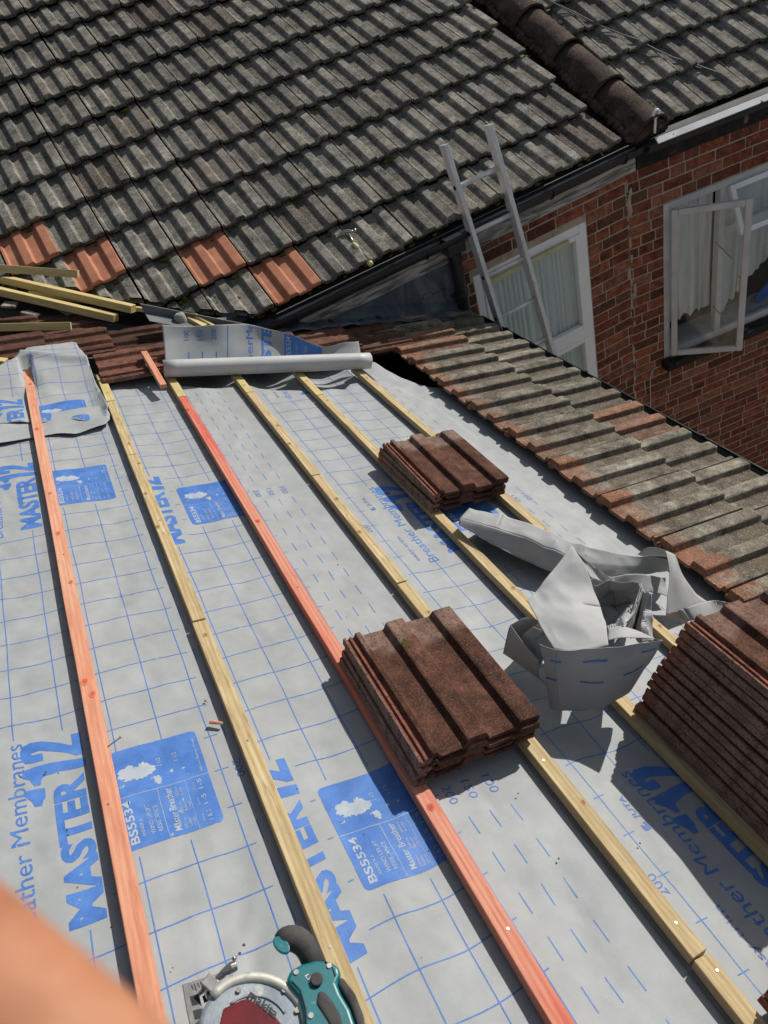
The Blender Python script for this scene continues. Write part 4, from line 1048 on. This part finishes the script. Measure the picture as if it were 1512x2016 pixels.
patch_mesh(mb,[[(1255,1092,.05),(1275,1078,.10),(1305,1082,.12),(1325,1092,.12)],[(1262,1094,.03),(1280,1094,.03),(1308,1096,.06),(1327,1100,.11)]],nu=8,nv=16,wr=.002)
patch_mesh(mb,[[(1310,1085,.13),(1326,1092,.125),(1331,1098,.12)],[(1318,1130,.10),(1332,1130,.10),(1345,1134,.07)],[(1314,1175,.06),(1335,1172,.05),(1372,1170,.02)],[(1311,1212,.02),(1345,1200,.01),(1392,1184,.0)]],nu=20,nv=12,wr=.004)
patch_mesh(mb,[[(1312,1212,.02),(1345,1198,.05),(1392,1184,.05),(1415,1182,.06),(1440,1188,.05)],[(1330,1222,.0),(1360,1222,.02),(1395,1215,.03),(1425,1205,.03),(1448,1194,.03)]],nu=8,nv=16,wr=.003)
patch_mesh(mb,[[(1050,1232,.16),(1075,1245,.15),(1096,1278,.14)],[(1030,1250,.10),(1052,1262,.10),(1075,1290,.09)],[(1012,1262,.04),(1030,1288,.04),(1062,1312,.03)]],nu=14,nv=14,wr=.003,cr_=.008,lin=.6)
patch_mesh(mb,[[(1150,1140,.08),(1200,1135,.06),(1262,1130,.06),(1310,1138,.03)],[(1160,1165,.02),(1210,1170,.01),(1270,1165,.02),(1315,1175,.0)]],nu=12,nv=26,wr=.003,cr_=.010,lin=.5)
o=mb.build('folded_sheet',M['membranedark'],cr,smooth=True,solid=.0012,fix=False)
es=o.modifiers.new('creases','EDGE_SPLIT'); es.split_angle=D(16); es.use_edge_sharp=False
o.modifiers.move(len(o.modifiers)-1,0)
P=Print()
for a,b0_,b1_ in ((.20,.14,.27),(.20,.46,.62),(.20,.86,.98),(.52,.02,.22),(.52,.44,.60),(.52,.74,.90)): P.line((a,b0_),(a,b1_),.03)
drape_patch(P,ev,'blue_print',M['ink'],o,.0016,.05)

# ================================================= BATTENS
def batten(name,p0,p1,up,label,mt,w=.038,h=.025,group=None,nails=(),cat='batten',tw=.0012,seed=None):
    """p0,p1: centres of the TOP face ends"""
    ax=(p1-p0); L=ax.length; ex=ax.normalized(); ez_=(up-ex*up.dot(ex)).normalized(); ey_=ez_.cross(ex)
    mw=Matrix((ex,ey_,ez_)).transposed().to_4x4(); mw.translation=p0-ez_*h
    mb=MB(); n=max(2,int(L/.12)); vs=[];fs=[]; sd=rnd.random()*99 if seed is None else seed
    for i in range(n+1):
        x=L*i/n; 
        for (a,b) in ((-1,0),(1,0),(1,1),(-1,1)):
            q=noise.noise(Vector((x*3,a*2+b*5,sd)))*tw; q2=noise.noise(Vector((x*2,7+b,sd)))*tw
            vs.append((x+(noise.noise(Vector((a*3,b*3,sd)))*.004 if i in(0,n) else 0),a*w/2+q2+q,b*h+(q if b else 0)))
    for i in range(n):
        for k in range(4): fs.append((i*4+k,i*4+(k+1)%4,(i+1)*4+(k+1)%4,(i+1)*4+k))
    fs+=[(3,2,1,0),(n*4,n*4+1,n*4+2,n*4+3)]
    mb.add(vs,fs)
    o=mb.build(name,M[mt],None,bevel=.0014,segs=1,mw=mw); tag(o,label,cat,group)
    for _ in range(int(L/.42+rnd.random())):
        kn=MB()
        x=rnd.uniform(.05,L-.05); yy=rnd.uniform(-w*.3,w*.3); r1_=rnd.uniform(.0035,.0062); el_=rnd.uniform(1,1.6)
        for rr_,zz,tt in ((r1_*1.7,.0009,.35),(r1_,.0013,1)):
            ring=[]
            for k_ in range(14):
                a_=2*math.pi*k_/14; px_=x+math.cos(a_)*rr_*el_*(1+.12*math.sin(3*a_+x)); py_=max(-w/2+.001,min(w/2-.001,yy+math.sin(a_)*rr_))
                ring.append((px_,py_,h+zz+noise.noise(Vector((px_*3,0*2+5,sd)))*tw*.0))
            kn.add(ring,[tuple(range(14))],(tt,0,0))
        if cat=='batten':
          q=kn.build('knot',M['knot_'+mt] if 'knot_'+mt in M else M['knot'],None,fix=False); q.parent=o
    for x in nails:
        nb_=MB(); c=Vector((x,rnd.uniform(-.006,.006),h+.0008)); nb_.tube([c-Vector((0,0,.004)),c+Vector((0,0,.0004))],.0026,10)
        q=nb_.build('nail_head',M['steel'],None); q.parent=o
    return o
GBT='roofing battens nailed across the stripped roof'
def bat(n,ya,yb,label,mt,nails=(),ds=0,dy=0):
    s0=.307*n
    return batten('batten',A(s0+ds,ya,0),A(s0+ds,yb,0),nA,label,mt,group=GBT,nails=nails)
bat(0,3.60,-.55,'orange pink dyed batten, leftmost of the long battens','orangewood',nails=(1.6,2.55,3.03,3.3),ds=-.003)
bat(1,3.47,3.135,'short pale pine batten end just below the red tiles, second batten line','pineyellow')
bat(1,3.130,2.60,'pale pine piece of the second batten line, second from its far end','pine')
bat(1,2.595,1.552,'pale pine piece of the second batten line, ending near the large knot','pine',nails=(.5,))
bat(1,1.547,-.55,'rough pale pine batten with a split knot, running past the circular saw','pine',nails=(.45,.95),ds=-.001)
bat(2,3.375,3.095,'short yellow pine piece above the red batten','pineyellow')
bat(2,3.09,-.55,'bright red dyed batten passing under the large tile stack','redwood',nails=(.3,1.5,2.6))
bat(3,3.31,3.055,'short yellow piece at the far end of the batten line right of the red batten','pineyellow')
bat(3,3.050,2.215,'pine piece of the batten line right of the red batten, ending at a dark split','pine')
bat(3,2.210,1.50,'pine piece running into the far side of the large tile stack','pine',nails=(.3,.5))
bat(3,1.495,.305,'pine piece emerging from the near side of the large tile stack','pine',nails=(.55,.72,1.13))
bat(3,.300,-.55,'split pine end by the tile stack in the bottom right corner','pine',nails=(.03,))
bat(4,3.26,2.93,'short pine piece leading to the membrane roll, fifth batten line','pineyellow')
bat(4,2.925,-.55,'long pine batten passing under the middle tile stack and the tall tile stack','pine',nails=(.9,1.5,1.9))
bat(5,3.215,.3,'pine batten nearest the eaves tiles','pine',nails=(.6,1.2))
# loose timber
def loose(a,b,ha,hb,label,mt='pineyellow',w=.046,h=.040,up=None):
    pa=PA(*a,ha); pb=PA(*b,hb)
    return batten('loose_batten',pa,pb,up or nA,label,mt,w=w,h=h,group='loose batten offcuts on the tiles',cat='timber',tw=.0008)
U2=(nA+Yv*.35-Xv*.3)
loose((-160,509),(154,532),.33,.30,'loose pale timber lying highest against the orange roof tiles',up=U2)
loose((-160,505),(262,601),.20,.16,'long loose timber on top of the crossed pair',up=U2)
loose((-160,530),(228,619),.17,.115,'long loose timber nearest the red tiles, with a joint line',up=U2)
loose((60,572),(293,607),.14,.12,'loose timber mostly hidden under the crossed pair, with a nail in its end',up=U2,h=.022)
loose((-160,640),(139,634),.085,.085,'loose timber lying flat across the red tiles',up=U2)
loose((283,691),(322,757),.085,.035,'short red dyed offcut leaning from the tiles onto the membrane','orangewood',w=.030,h=.020)
loose((-60,700),(12,708),.07,.06,'stub of timber beside the membrane flap at the left edge')
loose((373,622),(404,640),.14,.11,'broken dark yellow timber end behind the membrane roll',w=.045)
loose((384,618),(425,642),.15,.10,'narrow timber end behind the membrane roll',w=.026,h=.018)

# ================================================= TILE STACKS
def make_tile(seed,lite=0,red=0,hd=0.25):
    R_=random.Random(seed); vs,fs=tile_verts(.42,.013,True,(0,.02,.25,.5,.75,.83,.86,1),.0030,rng=R_)
    mb=MB(); mb.add(vs,fs,(R_.uniform(.85,1.15),0,0))
    for q,(x,y,z) in enumerate(vs):
        if y>.345+.02*noise.noise(Vector((x*20,seed,0))): mb.t[q]=(1.0,hd,.25)
        if x<0: mb.t[q]=((1.0,.1,.75) if (y>.40 or (x>-.030 and z>-.004)) else (1.25,.55,.12))
    return mb
protos=[make_tile(i,hd=h_).build('loose_tile',[M['brown']],None,bevel=.0012,segs=1) for i,h_ in enumerate((.75,.6,.45))]
used=set()
def place_tile(mw,label,group,k):
    src=protos[k%3]
    if k%3 not in used: o=src; used.add(k%3)
    else: o=src.copy(); COL.objects.link(o)
    o.matrix_world=mw; tag(o,label,'roof tile',group); return o
def frame(p,ex,ey,ez_):
    m_=Matrix((ex,ey,ez_)).transposed().to_4x4(); m_.translation=p; return m_
def stack(s,y,n,h0,pitch,yaw,labels,group,kk=0,lean=(0,0),jit=.004,yawj=.02,tilt=0):
    """tile lies with its length along the battens: tail at near end y, x across = s"""
    for i in range(n):
        a=yaw+rnd.uniform(-yawj,yawj)
        ey_=Yv*math.cos(a)+sA*math.sin(a); ex_=sA*math.cos(a)-Yv*math.sin(a); ez_=nA
        p=A(s+lean[0]*i+rnd.uniform(-jit,jit),y+lean[1]*i+rnd.uniform(-jit,jit),h0+pitch*i)
        o=place_tile(frame(p,ex_,ey_,ez_),labels(i,n),group,i+kk)
rnk=['bottom','second','third','fourth','fifth','sixth','seventh','eighth','ninth','tenth','eleventh','twelfth','thirteenth','fourteenth']
def lab(name):
    def f(i,n):
        if i==n-1: return 'rusty brown tile on top of '+name
        if i==0: return 'tile at the bottom of '+name
        return '%s tile from the bottom of %s'%(rnk[i],name)
    return f
stack(.640,.836,4,.013,.0185,.0,lab('the large stack on the red batten'),'tiles stacked on the red batten',kk=1,jit=.007)
stack(1.245,1.815,4,.013,.0195,.0,lab('the middle stack, nearer the house wall'),'tiles stacked near the membrane roll',kk=0,jit=.010,yawj=.04)
stack(1.262,.388,13,.013,.0225,.0,lab('the tall right stack'),'tall stack of tiles at the right edge',kk=2,jit=.005,lean=(.0045,-.001),yawj=.01)
stack(1.640,.388,12,.013,.0225,.0,lab('the stack behind the tall right stack'),'rear stack of tiles at the right edge',kk=0,jit=.005,lean=(.003,0),yawj=.02)
stack(.985,-.215,7,.013,.0238,.0,lab('the bottom right corner stack'),'tiles stacked in the bottom right corner',kk=1,jit=.006,lean=(.006,.002))
mb=MB()
for i,(s_,y_) in enumerate(((.752,1.178),(.745,1.170),(.760,1.168))): icos(mb,A(s_,y_,.085),.010-.002*i,(1,1,.5))
tag(mb.build('moss_clump',M['moss'],smooth=True),'small green moss clump on the top tile of the large stack','moss')

# ================================================= LADDER
P0=Vector((2.0254,3.7595,-1.3816+Z0)); dl=Vector((.0208,-math.sin(.2158),-math.cos(.2158))).normalized(); wl=.262; gl=.268
lad=empty('ladder',P0+dl*4.7,'worn aluminium ladder leaning on the black gutter','ladder')
perp=dl.cross(Xv).normalized()
if perp.y>0: perp=-perp     # towards the viewer
for k,(off,top) in enumerate(((-.018,-.232),(wl+.018,-.232))):
    mb=MB()
    a=P0+Xv*off+dl*top; b=P0+Xv*off+dl*4.72
    c=(a+b)/2
    mb.box(c,Xv*.028,perp*.066,dl*(b-a).length)
    o=mb.build('stile',M['alu'],lad,bevel=.003)
for i in range(17):
    mb=MB(); mb.tube([P0+dl*(gl*i)-Xv*.004,P0+dl*(gl*i)+Xv*(wl+.004)],.0150,12)
    mb.build('rung',M['alu'],lad,smooth=True)
for i in range(16):
    mb=MB(); mb.tube([P0+dl*(gl*i)-Xv*.0335,P0+dl*(gl*i)-Xv*.0295],.013,12); mb.build('rung_end',M['dark'],lad)

# ================================================= HAMMER on the far roof
ham=empty('claw_hammer',PB(700,490,.02),'claw hammer with yellow trimmed grip lying on the grey tiles','hammer')
hb=lambda u,v,h=.04: PB(u,v,h)
mb=MB(); mb.tube([hb(664,468,.030),hb(668,461,.040),hb(676,456,.045),hb(685,455,.048),hb(692,456,.048),hb(697,455,.048)],[.002,.005,.008,.011,.009,.008],10)
mb.tube([hb(697,455,.048),hb(701,454,.048)],[.014,.014],12)
mb.build('hammer_head',M['steel'],ham,smooth=True)
mb=MB(); mb.tube([hb(685,458,.046),hb(699,483,.044)],.0065,8); mb.build('shaft',M['steel'],ham,smooth=True)
mb=MB(); mb.tube([hb(697,481,.044),hb(703,489,.044),hb(712,500,.042),hb(722,513,.04),hb(726,517,.04)],[.011,.014,.012,.012,.014],10); mb.build('grip',M['cement'],ham,smooth=True)
mb=MB(); mb.tube([hb(696,480,.046),hb(701,485,.048),hb(705,491,.048)],[.012,.0145,.011],10); mb.tube([hb(724,513,.042),hb(729,519,.042),hb(731,521,.042)],[.0145,.0165,.014],10); mb.build('grip_trim',M['yellowtool'],ham,smooth=True)
# yellow wood chip
mb=MB(); a,b,c_,d2=[PB(*q,.035) for q in ((287,240),(303,236),(302,244),(286,251))]; mb.prism([a,b,c_,d2],nB*.01)
tag(mb.build('wood_chip',M['pineyellow']),'small pale wood chip lying on the weathered far roof','wood chip')
# hook ring at the ridge foot
mb=MB(); c_=Bpt(xr+.06,9.0*GB,.13); c_=hit(1292,224,Vector((0,3.70,0)),Yv)
pts=[c_+(Xv*math.cos(a)+Zv*math.sin(a))*.022+Yv*0 for a in [D(-60)+i*2*math.pi/14 for i in range(14)]]
mb.tube(pts,.0075,8); q=hit(1289,262,Vector((0,3.70,0)),Yv); mb.tube([pts[12],(pts[12]+q)/2,q],.008,8)
tag(mb.build('pipe_ring',M['upvc'],smooth=True),'white plastic ring on a short stem at the foot of the ridge tiles','pipe ring')
# dead cable on the neighbour's roof
def PNr(u,v,h=.05): return hit(u,v,E0+nN*h,nN)
mb=MB(); pts=[PNr(*q) for q in ((1040,-30,.09),(1082,2,.07),(1130,24,.055),(1180,50,.05),(1220,66,.06),(1258,79,.06),(1290,97,.055),(1325,113,.05),(1360,124,.05),(1400,138,.045),(1432,149,.04))]
mb.tube(pts,.0042,8); mb.tube([PNr(1086,6,.05),PNr(1150,38,.045),PNr(1205,60,.045)],.0035,6); mb.tube([PNr(1358,122,.05),PNr(1370,132,.05),PNr(1382,135,.05)],.003,6)
tag(mb.build('roof_cable',M['pvcgrey'],smooth=True),'grey cable trailing loosely over the neighbouring roof','cable')
# valley trough, mortar lump
mb=MB(); a,b=PA(275,598,.20),PA(497,641,.10)
mb.prism([a,b,b-Zv*.05,a-Zv*.05],Yv*.006+Xv*.003); mb.prism([a-Zv*.05,b-Zv*.05,b-Zv*.07-Yv*.10,a-Zv*.07-Yv*.10],Zv*.004)
tag(mb.build('valley_trough',M['pvcgrey'],bevel=.001),'grey valley trough edge standing between the two roofs','valley trough')
mb=MB(); a=PA(362,642,.09)
mb.tube([a-Zv*.01,a+Zv*.03,a+Zv*.06-Yv*.004,a+Zv*.072,a+Zv*.075],[.034,.032,.031,.026,.010],14)
tag(mb.build('mortar_lump',M['cement'],smooth=True),'rounded grey mortar lump behind the membrane roll','mortar')
mb=MB() # broken grey slate pieces & muck left of the valley
for (u,v,h) in ((50,582,.10),(90,560,.16),(20,600,.08),(105,592,.10),(130,610,.07),(60,618,.06),(175,610,.06)):
    p=PA(u,v,h); a=rnd.uniform(0,3); e1=(sA*math.cos(a)+Yv*math.sin(a)); e2=nA.cross(e1)
    mb.box(p,e1*rnd.uniform(.08,.16),e2*rnd.uniform(.05,.09),nA*.014)
q=mb.build('broken_tile_pieces',M['oldtile'],bevel=.003); tag(q,'heap of broken grey tile pieces in the valley under the loose timber','rubble',kind='stuff')
# black valley lining below the cut tiles
mb=MB()
pp=[]
for i in range(13):
    a=i/12; p=v1.lerp(v2,a*1.15); z=max(Az(p.x,.0),ez-.02+(p.y-EAVE.y)*math.tan(BE)-.1)
    pp.append((p,z))
vs=[];fs=[]
for p,z in pp:
    q=Vector((-vn.x,-vn.y,0))
    vs+= [Vector((p.x,p.y,z+.015))-q*.14,Vector((p.x,p.y,z-.02)),Vector((p.x,p.y,z+.02))+q*.22]
for i in range(12):
    for k in(0,1): fs.append((i*3+k,i*3+k+1,(i+1)*3+k+1,(i+1)*3+k))
mb.add(vs,fs); mb.build('valley_lining',M['blackmat'],house,solid=.004)

# ================================================= CIRCULAR SAW (lying on its side)
saw=empty('circular_saw',PA(520,1990,-.02),'teal and black cordless circular saw lying on its side between two battens','circular saw')
def slab(name,px,h0,h1,m_,parent,bev=.006,sub=0,segs=3):
    mb=MB(); pts=[PA(u,v,h1) for u,v in px]; mb.prism(pts,-nA*(h1-h0)); return mb.build(name,m_,parent,bevel=bev,segs=segs)
def circ(cx_,cy_,rx,a0,a1,n=20): return [(cx_+math.cos(D(a0+(a1-a0)*i/n))*rx,cy_-math.sin(D(a0+(a1-a0)*i/n))*rx) for i in range(n+1)]
cxs,cys=500,2030
# guard as ring + face
gd=slab('blade_guard',circ(cxs,cys,112,-30,205)+[(cxs-90,cys+60),(cxs+60,cys+90)],.055,.120,M['guard'],saw,bev=.008)
rim=MB(); pts=[PA(u,v,.120) for u,v in circ(cxs,cys,106,-30,140)]; rim.tube(pts,.0075,10); rim.build('guard_rim',M['rimmetal'],gd,smooth=True)
ar=MB(); pts=[PA(u,v,.1205) for u,v in circ(cxs,cys,70,30,130)]; ar.tube(pts,.0022,6); ar.build('guard_rib',M['guard'],gd,smooth=True)
slab('lower_guard',[(476,1968),(490,1966),(545,2004),(575,2040),(580,2100),(430,2100),(434,2010),(440,1985)],.118,.1225,M['bladered'],saw,bev=.0015)
mt_=MB()
vs,fs=text_mesh('makita',.03)
o1=PA(498,1962,.1222);o2=PA(545,2004,.1215);o3=PA(490,1975,.1215)
ee=(o2-o1);ff=(o3-o1)
# lettering raised on the guard face
e_1=(PA(541,2006,.1235)-PA(487,1962,.1235)); e_2=(PA(497,1947,.1235)-PA(487,1962,.1235))
mt_.add([PA(487,1962,.1235)+e_1*a+e_2*b for a,b in vs],[f for f in fs]); mt_.build('embossed_name',M['rubber'],gd)
# base plate
bp=slab('base_plate',[(358,1938),(372,1934),(440,1912),(446,1918),(402,1950),(392,1958),(400,1990),(412,2040),(396,2090),(380,2050),(366,1985)],.070,.078,M['steel'],saw,bev=.0015)
mb=MB()
for i in range(11):
    u=376+i*6.0; v=1938-i*2.15; a=PA(u,v,.0785);b=PA(u+4,v+9+(4 if i%2 else 0),.0785); mb.prism([a,a+ee.normalized()*.0022,b+ee.normalized()*.0022,b],nA*.0006)
mb.build('scale_mark',M['rubber'],bp)
mb=MB(); mb.tube([PA(425,1930,.095),PA(440,1915,.10),PA(455,1905,.10),PA(466,1900,.10)],[.005,.006,.009,.008],8); mb.tube([PA(463,1890,.10),PA(459,1884,.10)],.004,8); mb.box(PA(418,1945,.085),ee.normalized()*.03,nA*.03,nA.cross(ee.normalized())*.02)
mb.build('depth_lever',M['steel'],saw,smooth=False,bevel=.002)
mb=MB()
for px_ in ([(374,1962),(390,1957),(395,1975),(379,1980)],[(380,1990),(396,1986),(400,2003),(384,2007)],[(398,1962),(404,1958),(408,1972),(402,1975)]):
    mb=MB(); mb.prism([PA(u,v,.0782) for u,v in px_],nA*.0008); mb.build('base_slot',M['rubber'],bp)
mb=MB()
for (u,v) in ((436,1936),(455,1925),(560,1950),(585,1990),(470,1950)):
    mb=MB(); c_=PA(u,v,.1212); mb.tube([c_-nA*.004,c_+nA*.003],.0042,8); mb.build('guard_screw',M['steel'],gd)
slab('motor_block',[(405,1950),(432,1938),(440,1960),(430,2010),(412,2010)],.04,.095,M['rubber'],saw,bev=.004)
# teal housing + trigger handle
body=slab('motor_housing',[(563,1928),(572,1908),(595,1896),(622,1889),(650,1891),(667,1902),(672,1918),(664,1935),(672,1955),(690,1985),(705,2030),(712,2090),(660,2090),(655,2040),(632,2040),(620,2090),(590,2090),(598,2040),(596,1990),(588,1960),(572,1942)],.055,.135,M['teal'],saw,bev=.014,segs=4)
slab('trigger_grip',[(667,1920),(678,1925),(700,1955),(716,1995),(724,2040),(730,2100),(712,2100),(706,2030),(692,1985),(674,1952),(664,1938)],.06,.130,M['rubber'],saw,bev=.012,segs=4)
slab('rubber_panel',[(626,1948),(640,1950),(655,1968),(670,1995),(680,2030),(684,2080),(664,2080),(658,2040),(645,2010),(622,1975)],.10,.1385,M['rubber'],body,bev=.006,segs=3)
for seq in ([(575,1932),(592,1950),(602,1985),(604,2040)],[(640,1893),(655,1905),(660,1922)]):
    mb=MB(); mb.tube([PA(u,v,.1352) for u,v in seq],.0012,6); mb.build('housing_seam',M['rubber'],body,smooth=True)
for (u,v) in ((583,1915),(648,1902),(612,2000)):
    mb=MB(); c_=PA(u,v,.1345); mb.tube([c_,c_+nA*.0025],.0042,10); mb.build('housing_screw',M['steel'],body)
mb=MB(); c_=PA(623,1930,.136); mb.tube([c_,c_+nA*.006],.010,14); mb.build('lock_button',M['rubber'],body,bevel=.002)
mt_=MB(); vs,fs=text_mesh('LXT',.02); a1=PA(600,1921,.1358); e_1=PA(614,1942,.1358)-a1; e_2=(PA(607,1917,.1358)-a1); mt_.add([a1+e_1*a+e_2*b for a,b in vs],fs); mt_.build('badge_lettering',M['upvcgrey'],body)
# front auxiliary handle
mb=MB(); mb.tube([PA(622,1905,.10),PA(612,1882,.115),PA(603,1862,.125),PA(585,1848,.130),PA(568,1846,.130),PA(556,1853,.130),PA(549,1862,.128)],[.021,.019,.020,.021,.0205,.0195,.014],16)
fh=mb.build('front_handle',M['rubber'],saw,smooth=True,subsurf=1)
mb=MB(); c_=PA(554,1863,.140); e1=(PA(566,1874,.14)-PA(545,1852,.14)).normalized(); e2=nA.cross(e1).normalized()
up=(CAMP-c_).normalized()
mb.prism([c_+e1*(.017*math.cos(a))+e2*(.010*math.sin(a)) for a in [i*2*math.pi/20 for i in range(20)]],nA*.006); mb.build('handle_inlay',M['teal'],fh,bevel=.002)

# ================================================= small debris
mb=MB(); mb.tube([PA(413,1421,-.018),PA(438,1424,-.016)],[.0055,.0035],7)
tag(mb.build('wood_splinter',M['orangewood']),'short brown wood splinter on the membrane left of the knotty batten','splinter')
mb=MB(); mb.tube([PA(212,1470,0),PA(237,1452,.012)],.0014,6); mb.tube([PA(236.5,1452.5,.012),PA(238,1451.5,.0125)],.0034,8)
tag(mb.build('nail',M['steel']),'thin steel nail sticking out beside the orange batten','nail')
mb=MB()
for (u,v) in ((404,1380),(408,1383),(90,1520),(480,1860),(340,1905),(1020,1562),(860,1525),(1100,1690),(1260,1660),(1380,1700)): icos(mb,PA(u,v,HB+.002),rnd.uniform(.0012,.0028))
for i in range(60):
    s_=rnd.uniform(-.4,1.7); y_=rnd.uniform(.3,2.9)
    if abs((s_/.307)%1-.5)<.38: icos(mb,A(s_,y_,base_h(s_,y_)+.001),rnd.uniform(.0006,.0018))
tag(mb.build('tile_grit',M['edge']),'scattered specks of tile grit and dirt on the membrane','grit',kind='stuff')

# ================================================= PERSON (hand of the one holding the camera)
def CP(x,y,z): return CAMP+r*x-d_*y+f_*(-z)    # camera axes: x right, y up, z back
def skinned(name,chains,mt_,parent=None,sub=2):
    """chains: list of lists of (point, radius); the first point of later chains may repeat an existing index"""
    me=bpy.data.meshes.new(name); vs=[];es=[];rad=[]
    for ch_,start in chains:
        prev=start
        for p,r_ in ch_:
            vs.append(p);rad.append(r_); i=len(vs)-1
            if prev is not None: es.append((prev,i))
            prev=i
    me.from_pydata(vs,es,[]); o=bpy.data.objects.new(name,me); COL.objects.link(o); me.materials.append(mt_)
    md=o.modifiers.new('skin','SKIN'); sv=me.skin_vertices[0].data
    for i,r_ in enumerate(rad): sv[i].radius=(r_,r_)
    sv[0].use_root=True; md.use_smooth_shade=True
    s2=o.modifiers.new('sub','SUBSURF'); s2.levels=sub;s2.render_levels=sub
    if parent: o.parent=parent
    return o
W_=[]
def q(x,y,z,r_): return (CP(x,y,z),r_)
# wrist -> palm -> fingers ; index finger crosses the lower left of the view
ch=[([q(-.330,.110,-.050,.034),q(-.270,.075,-.060,.028),q(-.225,.050,-.070,.027),q(-.185,.030,-.078,.028),q(-.150,.016,-.085,.024)],None)]
ch.append(([q(-.120,-.008,-.090,.0130),q(-.085,-.0350,-.091,.0118),q(-.0560,-.0575,-.090,.0114),q(-.0340,-.0745,-.089,.0110),q(-.0180,-.0870,-.087,.0092)],4))
ch.append(([q(-.136,-.020,-.094,.0122),q(-.106,-.053,-.098,.0108),q(-.075,-.072,-.098,.0100),q(-.055,-.090,-.094,.0090)],4))
ch.append(([q(-.150,-.018,-.098,.0115),q(-.122,-.052,-.104,.0100),q(-.100,-.078,-.102,.0092),q(-.084,-.094,-.096,.0084)],4))
ch.append(([q(-.172,-.020,-.098,.0105),q(-.150,-.050,-.104,.0090),q(-.134,-.070,-.102,.0084),q(-.122,-.082,-.098,.0076)],3))
ch.append(([q(-.190,.060,-.062,.0140),q(-.160,.085,-.052,.0125),q(-.135,.095,-.045,.0110),q(-.118,.098,-.040,.0096)],2))
hand=skinned('person',ch,M['skin'])
tag(hand,'bare hand of the person holding the camera, blurred finger across the lower left corner','person')
